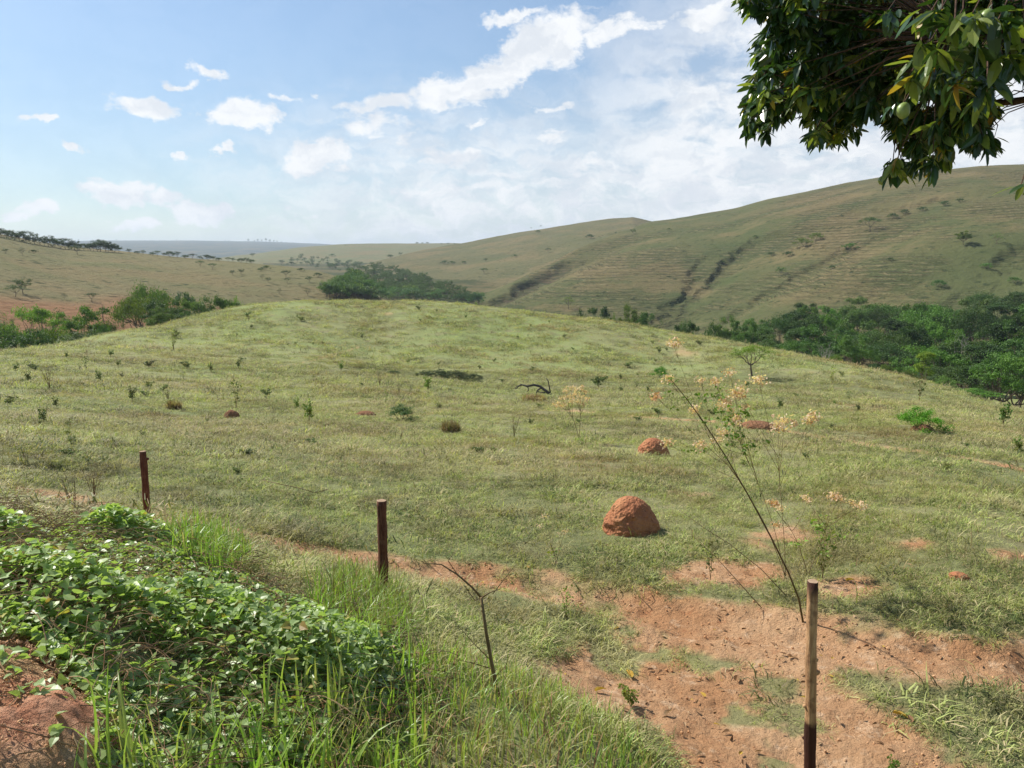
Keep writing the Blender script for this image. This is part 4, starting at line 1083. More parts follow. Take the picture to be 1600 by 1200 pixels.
for (px, pt, r, c, w, lb) in ((10,512,105,DK,60,'dark bush at the left edge under the grey tree'),(40,522,100,DK,46,'dark bush in front of the open crowned tree'),(88,520,102,YG,44,'yellow green bush between the left hollow trunks'),
     (120,528,96,G_(1.5,1.5,1.1),40,'pale green bush under the rounded tree'),(-30,505,110,DK,60,'dark bush just beyond the left edge'),(150,524,100,G_(1.1,1.1,1),36,'low dark bush right of the rounded tree'),(165,514,112,DK,18,'small black green bush at the foot of the snag')):
    tree_top('bush', px, pt-12, r, lb, 'bushes in the left hollow', c, w*1.5, name='bush', cat='bush')

# scattered trees on the left hillside
LH = 'scattered trees on the dry left hillside'
LHT = [(9,396,7,'far_round','small tree near the crest at the far left of the dry hillside'),(35,399,11,'sparse','thin bare tree near the crest at the far left of the dry hillside'),
 (53,396,6,'far_bush',None),(121,398,12,'far_umbrella','wide dark flat topped tree alone just under the left crest'),(313,417,9,'far_umbrella','left one of two dark trees side by side on the hillside'),
 (332,421,9,'far_umbrella','right one of two dark trees side by side on the hillside'),(363,430,8,'far_round',None),(377,429,9,'far_round',None),
 (24,464,15,'far_umbrella','dark leaning tree low on the hillside above the red soil'),(36,459,22,'far_round','taller rounded tree low on the hillside above the red soil'),(101,468,9,'sparse','faint leafless tree standing above the red soil'),
 (144,471,12,'far_umbrella','small olive tree on the edge of the red soil'),(440,414,8,'far_round',None),(456,415,7,'far_bush',None),(407,424,6,'far_bush',None),(415,422,8,'far_bush',None),
 (410,437,8,'sparse',None),(419,441,8,'far_round',None),(447,433,10,'far_umbrella',None),(449,442,7,'far_umbrella',None),(483,441,10,'far_round',None),(497,433,8,'far_bush',None),
 (437,459,9,'sparse',None),(481,462,12,'sparse',None),(505,453,12,'far_round','green tree at the right foot of the dry hillside'),(539,435,7,'far_bush',None),(512,462,12,'far_bush',None),(470,424,6,'far_bush',None),(395,402,7,'far_round',None)]
for (px, pb, h, k, lb) in LHT:
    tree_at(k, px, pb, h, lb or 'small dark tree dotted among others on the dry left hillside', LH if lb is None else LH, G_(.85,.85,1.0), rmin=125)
# row of dark trees along the left crest, thinning to the right
cx = -12
n_row = 0
while cx < 395:
    yb = np.interp(cx, [-20, 0, 50, 100, 200, 300, 400], [363, 370, 380, 388, 395, 404, 411])
    dens_row = 5.2 if cx < 185 else 10
    h = rng.uniform(9, 16) if cx < 185 else rng.uniform(5, 10)
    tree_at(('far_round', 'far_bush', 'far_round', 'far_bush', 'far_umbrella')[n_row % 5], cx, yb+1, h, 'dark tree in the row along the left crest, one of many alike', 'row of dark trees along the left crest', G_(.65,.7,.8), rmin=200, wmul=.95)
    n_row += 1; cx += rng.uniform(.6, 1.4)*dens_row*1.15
# wood filling the valley between the hills
VW = 'trees of the wood in the middle valley'
n_v = 0
vp = [(505,466),(520,470),(700,472),(760,484),(745,474),(700,456),(655,436),(600,418),(520,408),(470,402),(445,408),(490,418),(545,430),(548,445),(530,455)]
vpp = np.array(vp)
tries = 0
cells = []
for yy in np.arange(404, 490, 2.6):
    for xx in np.arange(440, 830, 10):
        x_, y_ = xx+rng.uniform(-6, 6), yy+rng.uniform(-1.5, 1.5)
        if inpoly(np.array([x_]), np.array([y_]), vp)[0]: cells.append((x_, y_))
cand = sorted([gh(x_, y_, 170)+(x_, y_) for (x_, y_) in cells], key=lambda q: q[3])
cand = [q for q in cand if q[3] < 1500]
mass = []
for (x, y, z, r, x_, y_) in cand:
    hp = np.clip(6.2*rng.uniform(.7, 1.3)/r*F_PX, 5, 26)
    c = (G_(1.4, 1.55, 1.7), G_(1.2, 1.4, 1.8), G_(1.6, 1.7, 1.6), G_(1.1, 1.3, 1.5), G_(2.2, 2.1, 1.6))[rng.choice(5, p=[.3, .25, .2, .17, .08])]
    key = ('far_round', 'far_round', 'far_bush')[n_v % 3]
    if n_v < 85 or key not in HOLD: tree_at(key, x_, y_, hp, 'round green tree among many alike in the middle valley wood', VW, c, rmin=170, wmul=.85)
    else: mass.append((key, x, y, z, hp/F_PX*r/8))
    n_v += 1
mbw = MB()
for (key, x, y, z, s) in mass:
    for ci_, ch in enumerate(CHILD[HOLD[key].name]):
        me = ch.data; co = np.zeros(len(me.vertices)*3); me.vertices.foreach_get('co', co); co = co.reshape(-1, 3)
        li = np.zeros(len(me.loops), int); me.loops.foreach_get('vertex_index', li)
        a = rng.uniform(0, 6.28); Rz = np.array([[math.cos(a), -math.sin(a), 0], [math.sin(a), math.cos(a), 0], [0, 0, 1]])
        mbw.add(co@Rz.T*s*np.array([.9, .9, 1])+np.array([x, y, z-.1]), li.reshape(-1, 4), ci_)
tag(mbw.build('woods', [M['bark'], M['crown']]), 'far green wood running up the valley between the hills', None, None, 'stuff')
# trees and bushes on the right hill
RH = 'scattered trees on the large right hillside'
for (px, pb, h, k, c, lb) in ((841,364,5,'far_bush',DK,None),(922,373,8,'far_bush',DK,'dark bush in the fold near the top of the terraced hill'),(989,366,8,'far_round',DK,'small tree alone under the shoulder of the right hill'),
   (856,395,7,'far_umbrella',DK,'dark tree at the upper end of the striped erosion band'),(888,483,22,'sparse',YG,'thin yellow green tree just behind the knoll crest'),
   (1360,361,19,'far_umbrella',G_(1,1.3,1),'spreading green tree high on the right hill'),(1505,383,19,'open',YG,'round light green tree standing alone on the right hill'),(1557,381,15,'sparse',G_(1.4,1.6,1),'thin leaved faint tree right of the lone round one'),
   (1327,391,12,'far_bush',G_(1.2,1.4,1),'low green shrub below the spreading tree on the right hill'),(1231,401,9,'far_bush',DK,None),(1220,430,13,'far_round',G_(1.1,1.4,1),None),(1467,449,12,'far_bush',G_(1.1,1.5,1),'green shrub above the dark hollow in the right hill'),
   (610,403,6,'far_bush',DK,None),(626,400,6,'far_round',DK,None),(694,413,7,'far_bush',DK,None),(707,413,6,'far_bush',DK,None),(725,412,5,'far_bush',DK,None),(759,409,6,'far_round',DK,'dark small tree on the spur left of the right hill'),
   (756,428,9,'far_umbrella',DK,'dark spreading tree beside the upper edge of the valley wood'),(519,401,5,'far_bush',DK,None),(1255,385,14,'far_bush',YG,None),(1275,376,13,'far_bush',YG,None),(1205,400,7,'far_bush',DK,None),
   (1413,335,8,'far_bush',DK,None),(1440,330,7,'far_bush',DK,None),(1475,322,8,'far_bush',DK,None),(1395,342,9,'far_bush',DK,None),(1500,316,6,'far_bush',DK,None),(1180,372,5,'far_bush',DK,None),(1130,412,5,'far_bush',DK,None),
   (1045,360,4,'far_bush',DK,None),(1540,420,9,'far_bush',G_(1.1,1.4,1),None),(1585,442,9,'far_bush',G_(1.1,1.4,1),None),(1300,420,6,'far_bush',DK,None),(1390,408,6,'far_bush',DK,None),(805,402,5,'far_bush',DK,None),(962,366,4,'far_round',DK,None)):
    tree_at(k, px, pb, h, lb or 'small dark bush dotted among others on the right hillside', RH, c, rmin=170)
# trees behind the crest of the knoll, then the gallery wood on the right
KC = 'trees at the foot of the right hill behind the knoll'
for (px, pt, w_, r, k, c, lb) in ((905,482,40,200,'bush',DK,'dark bush left of a pair behind the knoll crest'),(935,480,52,190,'round',DK,'dark round tree peeping over the knoll crest'),(958,489,30,185,'bush',YG,'small yellow green bush right of the dark pair'),
    (985,478,46,190,'open',YG,'light green feathery tree behind the knoll crest'),(1008,487,40,180,'round',G_(1.1,1.3,1.1),'mid green round bush right of the feathery tree'),(1072,494,50,170,'round2',DK,'dark wide tree at the left end of the right wood'),
    (1108,499,40,175,'bush',G_(1.1,1.3,1),'green bush against the left end tree of the right wood'),(1135,496,44,178,'open',G_(1.4,1.5,1.1),'thin loose tree with a grey green crown'),(1160,500,44,170,'round',G_(1.2,1.4,1),'rounded green tree between grey ones'),(668,468,60,160,'bush',G_(1.5,1.6,1),'low green bush line peeping over the top of the knoll'),(740,473,50,160,'bush',G_(1.3,1.5,1),'low bush just over the crest right of the top'),(1030,497,30,180,'sparse',GR,'grey brown thin shrub left of the dark wide tree')):
    tree_top(k, px, pt, r, lb, KC, c, w_)
RW = 'trees of the dense wood on the right'
rows = [(240, [(1255,486),(1300,480),(1345,478),(1392,482),(1440,490),(1490,486),(1545,470),(1595,466),(1650,466)]),
        (212, [(1190,505),(1232,497),(1280,490),(1325,487),(1375,490),(1425,488),(1475,480),(1520,482),(1570,484),(1625,478)]),
        (186, [(1180,512),(1222,504),(1262,504),(1305,500),(1350,502),(1395,505),(1440,490),(1485,492),(1530,500),(1580,498),(1635,495)]),
        (160, [(1210,524),(1255,522),(1300,522),(1345,525),(1385,525),(1430,520),(1475,512),(1520,520),(1565,512),(1610,510),(1660,515)]),
        (138, [(1385,555),(1420,560),(1465,545),(1510,550),(1555,545),(1600,540),(1645,545)]),
        (118, [(1500,585),(1545,575),(1590,560),(1635,565)])]
kinds = ['broad', 'round2', 'round', 'tall', 'round', 'broad', 'umbrella2']
cols = [G_(.75,.9,.75), G_(.95,1.15,.9), G_(1.2,1.45,.95), G_(.7,.85,.75), G_(1.5,1.5,1.25), G_(1.4,1.8,.9)]
n_w = 0
for r_, L_ in rows:
    for (px, pt) in L_:
        tree_top(kinds[n_w % 7], px+rng.uniform(-6, 6), pt-9+rng.uniform(-8, 8), r_+rng.uniform(-8, 8), 'dark green tree closely packed among its neighbours in the right wood', RW, cols[(n_w*5+n_w//7) % 6], rng.uniform(50, 84)*200/r_*.9)
        n_w += 1
tree_top('leafless', 1292, 528, 112, 'pale grey leafless tree at the edge of the knoll in front of the wood', RW, G_(1,1,1), 34)
tree_top('leafless', 1500, 505, 140, 'tall pale leafless tree inside the right wood', RW, G_(1,1,1), 60)
tree_top('tall', 1443, 549, 100, 'bright yellow green young tree in front of the dark wood', RW, G_(2.9,2.6,1.0), 36)
tree_top('round', 1340, 522, 120, 'dull mid green round tree right of the leafless one', RW, G_(1.4,1.55,1.1), 62)
tree_top('umbrella2', 1560, 470, 235, 'broad dark umbrella tree rising above the right wood', RW, DK, 90)
tree_top('umbrella2', 1458, 484, 190, 'wide layered bright green crown in the middle of the right wood', RW, G_(1.35,1.6,1.0), 90)
tree_top('umbrella', 1385, 478, 225, 'light green flat topped tree at the back of the right wood', RW, G_(1.3,1.7,1), 74)
tree_top('broad', 1575, 548, 105, 'large green tree leaning over the pasture at the right edge', RW, G_(1.3,1.6,1), 90)
for (px, pt, r, c, w, lb) in ((1310,553,96,YG,22,'yellow green shrub at the foot of the leafless tree'),(1385,566,92,YG,20,'small yellow green sapling on the knoll edge'),(1520,606,78,G_(1.8,2.3,.9),64,'low bright green bush spreading over the knoll edge at the right'),
    (1480,584,84,G_(1.5,1.5,1.2),34,'pale dotted shrub left of the low bright bush'),(1245,530,108,G_(1.2,1.6,1),54,'round green bush peeping over the right shoulder of the knoll'),(1205,528,112,DK,46,'dark bush beside the round green one on the right shoulder'),(1420,575,92,YG,20,'small light shrub left of the bright yellow tree')):
    tree_top('bush', px, pt, r, lb, 'shrubs along the right edge of the knoll', c, w, name='bush', cat='bush')
# trees on the horizon plateau
HZ = 'tiny trees on the blue horizon plateau'
for k, (px, pb, h) in enumerate([(352,378,3),(358,378,3),(388,379,6),(398,379,4),(403,379,6),(409,379,5),(416,379,7),(422,380,6),(428,380,5),(433,380,4),(440,381,4),(447,381,3),(276,377,3),(182,377,3),(152,377,3),(123,377,3)]):
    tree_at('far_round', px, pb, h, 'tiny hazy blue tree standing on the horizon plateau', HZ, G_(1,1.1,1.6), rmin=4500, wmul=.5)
for k, (px, pb, h) in enumerate([(652,381,3),(660,381,2.5),(668,381,3),(690,382,2.5),(700,382,3),(710,382,2.5),(540,384,2),(830,357,2),(845,354,2)]):
    tree_at('far_bush', px, pb, h, 'tiny bush on the skyline of the pale far hill', 'tiny bushes on the far skyline', G_(.9,1,1.2), rmin=600)
# the small tree and the bushes that stand on the pasture itself
tree_at('small', 1175, 592, 52, 'small flat crowned tree with dark forked trunk alone on the knoll', None, G_(2.3,2.1,.9), rz=.6)
tree_at('bush', 1441, 675, 40, 'bright green leafy bush on a bare earth heap', None, G_(1.7,2.7,.8), name='bush', cat='bush')
tree_at('bush', 1030, 590, 20, 'small bright green bush at the foot of the knoll', None, G_(1.4,2.4,.9), name='bush', cat='bush', wmul=.8)
tree_at('bush', 630, 657, 30, 'pale bluish green bush in the pasture right of the flat red mound', None, G_(1.7,1.9,2.4), name='bush', cat='bush')

# ------------------------------------------------------------------ weeds and little shrubs of the pasture
def weed_mesh(seed, H, n_st, nl, leaf, spread=.35, up=.8):
    global rng
    keep = rng; rng = np.random.default_rng(seed); sb = MB(); lb = MB()
    for s in range(n_st):
        a = rng.uniform(0, 2*PI); L = H*rng.uniform(.6, 1.05); t = np.linspace(0, 1, 6)
        lean = spread*rng.uniform(.2, 1)
        P = np.stack([np.cos(a)*lean*L*t**1.3, np.sin(a)*lean*L*t**1.3, L*t-.02], 1)+rng.normal(0, .015*H, (6, 3))*t[:, None]
        sb.tube(P, .010*H**.5*(1.1-.8*t), 4, 0, False)
        for b in range(3):
            q = P[rng.integers(2, 5)]; e = q+(rdir(1, .1, .9)[0])*L*.28
            sb.tube([q, (q+e)/2, e], [.006*H**.5, .004*H**.5, .002], 3, 0, False)
            k = nl//(n_st*4)
            if k:
                p = e+rng.normal(0, .055*H, (k, 3)); lb.scatter(VL, VLT, p, frames(rdir(k, -.5, .6), rdir(k, .1, 1)), leaf*rng.uniform(.6, 1.3, k))
        k = nl//(n_st*4)
        if k:
            p = P[rng.integers(2, 6, k)]+rng.normal(0, .05*H, (k, 3)); lb.scatter(VL, VLT, p, frames(rdir(k, -.5, .6), rdir(k, .1, 1)), leaf*rng.uniform(.6, 1.3, k))
    rng = keep
    return sb, (lb if nl else None)
PROTO['weed_leafy'] = lambda: weed_mesh(41, 1.0, 6, 260, .10)+('stem', 'weed')
PROTO['weed_thin'] = lambda: weed_mesh(42, 1.0, 4, 90, .075, .3)+('stem', 'weed')
PROTO['weed_bare'] = lambda: weed_mesh(43, 1.0, 9, 0, .05, .5)+('stem', 'weed')
PROTO['weed_low'] = lambda: weed_mesh(44, 1.0, 8, 420, .12, .9)+('stem', 'weed')
DW = G_(.85,.95,.8); GW = G_(1.3,1.6,.9); PW = G_(1.6,1.5,1.3)
def weed(key, px, pb, hpx, label, color=DW, group='weeds and seedling shrubs dotted over the pasture', wm=.72):
    x, y, z, r = gh(px, pb); s = hpx/F_PX*r*1.02
    return place(key, x, y, z, (s*wm, s*wm, s), rng.uniform(0, 2*PI), label, group, color, 'weed', 'weed')
for a in (('weed_leafy',207,628,22,'dark leafy seedling shrub in the left pasture above the first post',DW),
  ('weed_thin',369,640,42,'tall thin dark shrub rising over the small dark earth mound',DW),('weed_leafy',69,662,22,'dark short weed on a reddish patch at the left',DW),
  ('weed_leafy',88,638,16,'small dark weed above the short one at the left',DW),('weed_bare',78,610,36,'bare grey twiggy weed near the left edge',DW),
  ('weed_leafy',44,598,16,'dark weed left of the grey twiggy one',DW),('weed_leafy',156,598,18,'dark leaning weed on the left slope',DW),
  ('weed_thin',135,580,20,'dark thin weed standing high on the left slope',DW),('weed_leafy',104,560,10,'tiny weed at the crest of the left slope',DW),
  ('weed_bare',263,628,24,'dry grey brown bush with many fine twigs in the left pasture',PW),('weed_leafy',483,660,34,'leafy green weed with a thin stem left of the flat red mound',GW),
  ('weed_leafy',464,640,18,'small round green weed just above the thin stemmed one',GW),('weed_leafy',669,612,26,'upright bright green sapling below the dark hollow',GW),
  ('weed_bare',624,617,20,'fine bare grey weed left of the bright green sapling',PW),('weed_bare',594,604,24,'dark bare weed under the hollow',DW),
  ('weed_thin',603,632,20,'thin green weed above the pale bluish bush',GW),('weed_leafy',533,580,16,'small bright green weed on the knoll slope',GW),
  ('weed_leafy',566,530,10,'small black green weed halfway up the knoll',DW),('weed_leafy',330,582,14,'dark weed at the foot of the left slope',DW),
  ('weed_thin',271,548,30,'tall faint dead weed on the left shoulder of the knoll',PW),('weed_leafy',373,576,12,'tiny dark weed left of the knoll',DW),
  ('weed_bare',803,685,44,'thin dry stalk standing in the middle pasture',PW),('weed_leafy',935,606,20,'dark weed right of the fallen dead log',DW),
  ('weed_leafy',1218,640,18,'small dark weed above the right end of the cattle path',DW),('weed_leafy',1341,645,14,'black green weed left of the bright green bush',DW),
  ('weed_leafy',1304,634,8,'tiny green weed far left of the bright bush',GW),('weed_leafy',1567,664,30,'dark round seedling shrub near the right edge',G_(1,1.4,.8)),
  ('weed_thin',1436,628,42,'slender dark sapling on the right shoulder of the knoll',DW),('weed_leafy',970,594,10,'small dark weed at the knoll foot above the log',DW),
  ('weed_leafy',1590,712,26,'green weed patch cut by the right edge',GW),('weed_leafy',1012,612,10,'small weed below the small bright green bush',DW),
  ('weed_low',1030,552,9,'flat dark weed on the right slope of the knoll',DW),('weed_thin',1300,600,26,'yellowish slender sapling on the right shoulder of the knoll',G_(2.4,2.2,.9)),
  ('weed_bare',118,804,66,'crooked bare twig standing at the end of the dirt path by the first post',DW),('weed_bare',148,792,68,'long thin bare twig right of the crooked one',DW),
  ('weed_low',985,1105,38,'small grass and weed tuft growing in a hollow of the dirt patch',GW),('weed_thin',885,970,58,'slim green seedling beside the dirt path',GW),
  ('weed_leafy',1395,1215,36,'leafy green seedling at the bottom edge of the bare soil',GW),('weed_thin',1110,905,60,'faint thin dark weed beside the sandy patch',DW),
  ('weed_thin',1285,905,60,'dark green weed standing just behind the last post',GW)):
    weed(*a)
k = 0
while k < 165:
    px = rng.uniform(0, 1600); py = rng.uniform(480, 740)
    crest = np.interp(px, [0,100,200,300,380,450,550,750,950,1100,1300,1400,1500,1600], [552,545,523,502,483,476,474,482,505,530,568,592,618,646])
    if py < crest+3 or rng.random() > (1.0 if py < 640 else .5): continue
    x, y, z, r = gh(px, py)
    h = rng.uniform(.22, .6)*(1 if r > 45 else .6 if r > 25 else .35); key = ('weed_leafy', 'weed_low', 'weed_thin', 'weed_low', 'weed_bare')[k % 5]
    place(key, x, y, z, (h*1.1, h*1.1, h*.9), rng.uniform(0, 6.28), 'small weed like many others dotted over the pasture grass', 'small weeds all alike over the pasture', (DW, G_(1,1.2,.9), DW, PW)[k % 4], 'weed', 'weed')
    k += 1
for (px, py, hp, wm) in ((612,584,7,2.2),(668,589,12,1.8),(690,591,16,1.6),(716,591,14,1.8),(738,592,10,2)):
    tree_at('bush', px, py, hp, 'low brown black scrub filling the little hollow below the knoll', 'scrub in the hollow', G_(.75,.68,.7), wmul=wm, name='bush', cat='bush')
# brown dry grass clumps
def clump(px, pb, wpx, hpx, label, n=900, dry=True):
    x, y, z, r = gh(px, pb); W = wpx/F_PX*r/2; H = hpx/F_PX*r
    a = rng.uniform(0, 2*PI, n); q = np.sqrt(rng.random(n))*W*.55
    X = x+q*np.cos(a); Y = y+W*.5+q*np.sin(a)
    return long_grass('dry_grass_clump', label, X, Y, H*.6, H*1.25, TG, [.02, .1, .5, .38] if dry else [.4, .4, .15, .05], .010+.0004*r, .5, cat='grass clump')
clump(704, 677, 50, 22, 'straw brown dry grass clump in the middle pasture')
clump(268, 640, 34, 15, 'brown dry grass clump beside the grey brown bush')
clump(835, 628, 70, 14, 'pale brown brush heap under the fallen dead log')
clump(1000, 836, 50, 24, 'thin dead straws leaning on the foot of the large termite mound', 90)
clump(905, 694, 26, 12, 'small green grass clump at the foot of the flowering dry plant', 300, False)

# ------------------------------------------------------------------ fallen dead log
x, y, z, r = gh(836, 618); k = r/F_PX*1.02
root = empty('fallen_log', (x, y, z))
mb = MB(); P = lambda *L: [(q[0]*k, 0.25*math.sin(q[0]*.2)*.4, q[1]*k) for q in L]
mb.tube(P((28,-2),(24,2),(16,8),(8,14),(-2,17),(-12,15),(-22,17),(-31,10)), np.array([4.2,4.6,4,3.6,3.2,2.8,2.0,1.0])*k*.55, 9)
mb.build('trunk', [M['charred']], root, True)
for L_, rr in ((((24,3),(22,14),(20,24),(17,27)), 1.3), (((10,12),(4,8),(1,2)), 1.6), (((-12,15),(-10,9),(-14,5)), 1.0), (((20,5),(10,4),(2,7)), 1.6), (((-20,16),(-27,15),(-33,11)), .8)):
    mb = MB(); mb.tube(P(*L_), np.linspace(1, .4, len(L_))*rr*k, 6); mb.build('branch', [M['charred']], root, True)
tag(root, 'dark weathered fallen dead log arched on its branches in the hollow', 'log')
x, y, z, r = gh(940, 612); mb = MB(); k = r/F_PX
mb.tube([(-8*k,0,3*k),(-2*k,0,1*k),(4*k,.1,1*k),(9*k,.1,2.4*k)], [.5*k,.9*k,.8*k,.5*k], 6)
o = mb.build('dead_branch', [M['bark_pale']], None, True); o.location = (x, y, z); tag(o, 'short pale dead branch lying right of the fallen log', 'branch')

# ------------------------------------------------------------------ flowering dry plants
def head_cluster(fb, c, size, n):
    k = n; p = c+rng.normal(0, 1, (k, 3))*size*np.array([.5, .5, .32])
    fb.scatter(VL*np.array([1.1, .8, 1]), VLT, p, frames(rdir(k, -.2, 1), rdir(k, -.3, 1)), size*.36*rng.uniform(.6, 1.3, k))
def flower_plant(name, label, base, heads, leaves, stem_r, hs=.045, nf=34, main=None, leafs=.035):
    """base and targets in world space; every stem climbs from the base to one flower head"""
    root = empty(name, base); b = np.array(base); sb = MB(); fb = MB(); lb = MB()
    Hs = np.array([q[0] for q in heads])-b; order = np.argsort(Hs[:, 0]); ng = max(2, len(heads)//6)
    for part in np.array_split(order, ng):
        node = Hs[part].mean(0)*np.array([.72, .72, .74])
        t = np.linspace(0, 1, 9)[:, None]; mid = np.array([node[0]*.35, node[1]*.4, node[2]*.55])+rng.normal(0, .02, 3)
        Pm = 2*t*(1-t)*mid+t*t*node+rng.normal(0, .004, (9, 3))*np.sin(t*PI)
        sb.tube(Pm, stem_r*(1-.5*t[:, 0]), 5, 0, False)
        for q_ in part:
            h, sz = Hs[q_], heads[q_][1]; s_ = Pm[rng.integers(6, 9)]; md = (s_+h)/2+np.array([0, 0, -.03])+rng.normal(0, .02, 3)
            P_ = (1-t)**2*s_+2*t*(1-t)*md+t*t*h
            sb.tube(P_, stem_r*(.62-.25*t[:, 0]), 4, 0, False)
            for q in range(4):
                e = h+rng.normal(0, 1, 3)*sz*np.array([.5, .5, .2])*.8; s0 = P_[-2]
                sb.tube([s0, (s0+e)/2+rng.normal(0, .004, 3), e], [stem_r*.25, stem_r*.2, stem_r*.15], 3, 0, False)
            fb = MB(); head_cluster(fb, h, sz, nf); reg(root, fb.build('flower_head', [M['flower']], root))
    for (c, sz, nl) in leaves:
        c = np.array(c)-b; hh = min(heads, key=lambda q: np.linalg.norm(np.array(q[0])-b-c))[0]; hh = np.array(hh)-b
        sb.tube([c-np.array([.02, 0, sz]), c, c+(hh-c)*.4], [stem_r*.5, stem_r*.4, stem_r*.3], 4, 0, False)
        p = c+rng.normal(0, 1, (nl, 3))*sz*np.array([.9, .6, .55]); lb.scatter(VL, VLT, p, frames(rdir(nl, -.5, .6), rdir(nl, .1, 1)), leafs*rng.uniform(.6, 1.3, nl))
    reg(root, sb.build('stem', [M['stem']], root, True))
    if leaves: reg(root, lb.build('foliage', [M['weed']], root)).color = G_(1.5, 2.0, 1.0)
    return tag(root, label, 'flowering plant')
bx, by, bz, br = gh(1228, 905)
HD = [(1052,537,16),(1045,592,14),(1024,619,16),(1094,594,12),(1117,597,15),(1140,583,13),(1185,593,19),(1155,611,20),(1148,617,16),(1134,628,18),(1086,641,15),(1151,657,18),(1224,662,24),(1216,668,16),(1269,650,16),(1264,658,14),(1131,676,14),(1094,695,16),(1042,692,16),(1163,637,10),(1120,688,12),(1142,640,11),(1128,634,11)]
heads = [(at(x, y, br-.5+rng.uniform(-.35, .35)), s/F_PX*br*.66) for x, y, s in HD]
lv = [(at(x, y, br-.5+rng.uniform(-.2, .2)), s/F_PX*br*.5, n) for x, y, s, n in ((1104,621,20,26),(1122,613,16,20),(1128,650,22,34),(1153,644,22,34),(1140,655,18,24),(1146,682,18,26),(1152,672,16,22),(1176,695,18,24),(1165,702,14,16),(1053,636,10,10),(1078,703,10,8),(1094,706,8,7),(1045,612,10,8),(1200,690,10,8))]
flower_plant('flowering_weed', 'tall open weed with pale orange dry flower heads above the leaning stalk', (bx, by, bz), heads, lv, .0036, nf=80, leafs=.036)
bx, by, bz, br = gh(905, 692)
HD = [(x, y, 12) for x, y in ((884,611),(893,606),(900,609),(908,607),(914,612),(878,622),(889,620),(897,617),(906,620),(872,630),(880,634),(918,624),(903,628),(912,631),(893,627),(869,634))]
heads = [(at(x, y, br+rng.uniform(-.2, .2)), s/F_PX*br*.55) for x, y, s in HD]
flower_plant('flowering_weed', 'upright dry plant with cream flower heads standing alone below the dead log', (bx, by, bz), heads, [], .008, nf=60)
bx, by, bz, br = gh(1262, 900)
HD = [(1210,788,18),(1220,795,14),(1262,781,14),(1258,776,12),(1300,775,20),(1312,779,16),(1345,790,20),(1332,786,14),(1212,820,16),(1202,784,12)]
heads = [(at(x, y, br-.2+rng.uniform(-.2, .2)), s/F_PX*br*.5) for x, y, s in HD]
lv = [(at(x, y, br-.1), s/F_PX*br*.5, n) for x, y, s, n in ((1280,815,22,26),(1292,838,18,20),(1318,838,20,20),(1275,822,14,12),(1250,850,16,14),(1290,862,14,14))]
flower_plant('flowering_weed', 'low wide weed with faded pink flower heads over the sandy patch', (bx, by, bz), heads, lv, .004, nf=80)
bx, by, bz, br = gh(870, 880)
heads = [(at(x, y, br+rng.uniform(-.1, .1)), s/F_PX*br*.5) for x, y, s in ((868,880,12),(850,806,16),(843,822,12),(878,834,12),(884,830,10))]
flower_plant('flowering_weed', 'short faded flower heads low in the grass left of the large termite mound', (bx, by, bz), heads, [(at(866,865,br), .05, 16)], .003, nf=30)

# ------------------------------------------------------------------ long leaning stalk in front
bx, by, bz, br = gh(1256, 972)
root = empty('leaning_stalk', (bx, by, bz)); mb = MB(); b = np.array((bx, by, bz))
pts = [(1256,972),(1248,935),(1232,895),(1205,840),(1170,775),(1135,715),(1100,660),(1072,622),(1050,595)]
P_ = [np.array(at(x, y, br-.02*i_))-b for i_, (x, y) in enumerate(pts)]; P_[0][2] -= .03
mb.tube(P_, np.linspace(.0145, .005, 9)*.66, 8)
for (i_, dx, dz) in ((7,.05,.03),(6,.06,.02),(6,-.04,.04),(5,.03,.04),(4,.03,.03),(8,-.02,.03)):
    q = P_[i_]; mb.tube([q, q+np.array([dx*.6, 0, dz*.5]), q+np.array([dx, .01, dz])], [.003, .0025, .0015], 4, 0, False)
M['stalk'] = barkmat('green brown stalk', (.085, .075, .025), (.16, .10, .05), 40, .002)
mb.build('stem', [M['stalk']], root, True)
lb = MB()
for i_, c in ((8, 14), (7, 8), (6, 8), (5, 5), (4, 4)):
    p = P_[i_]+rng.normal(0, .022, (c, 3)); lb.scatter(VL, VLT, p, frames(rdir(c, -.4, .8), rdir(c, 0, 1)), rng.uniform(.015, .032, c))
o = lb.build('foliage', [M['weed']], root); o.color = G_(1.7, 2.0, 1.1)
tag(root, 'long bare brown stalk leaning left across the pasture from behind the last post', 'stalk')
bx, by, bz, br = gh(1235, 935)
for pts, lab in (([(1232,935),(1190,890),(1140,850),(1100,825),(1066,800)],'thin dark dead twig leaning left beside the sandy patch'),([(1190,950),(1150,905),(1118,870),(1080,835)],'second fine twig leaning left under the long stalk')):
    bx, by, bz, br = gh(*pts[0]); b = np.array((bx, by, bz)); mb = MB()
    mb.tube([np.array(at(x, y, br))-b for x, y in pts], np.linspace(.005, .002, len(pts)), 5)
    lp = np.array([np.array(at(x, y, br))-b for x, y in pts[1:3]]).repeat(7, 0)+rng.normal(0, .03, (14, 3))
    o = mb.build('twig', [M['stem']], None, True); o.location = b; tag(o, lab, 'twig', 'fine twigs behind the last post')
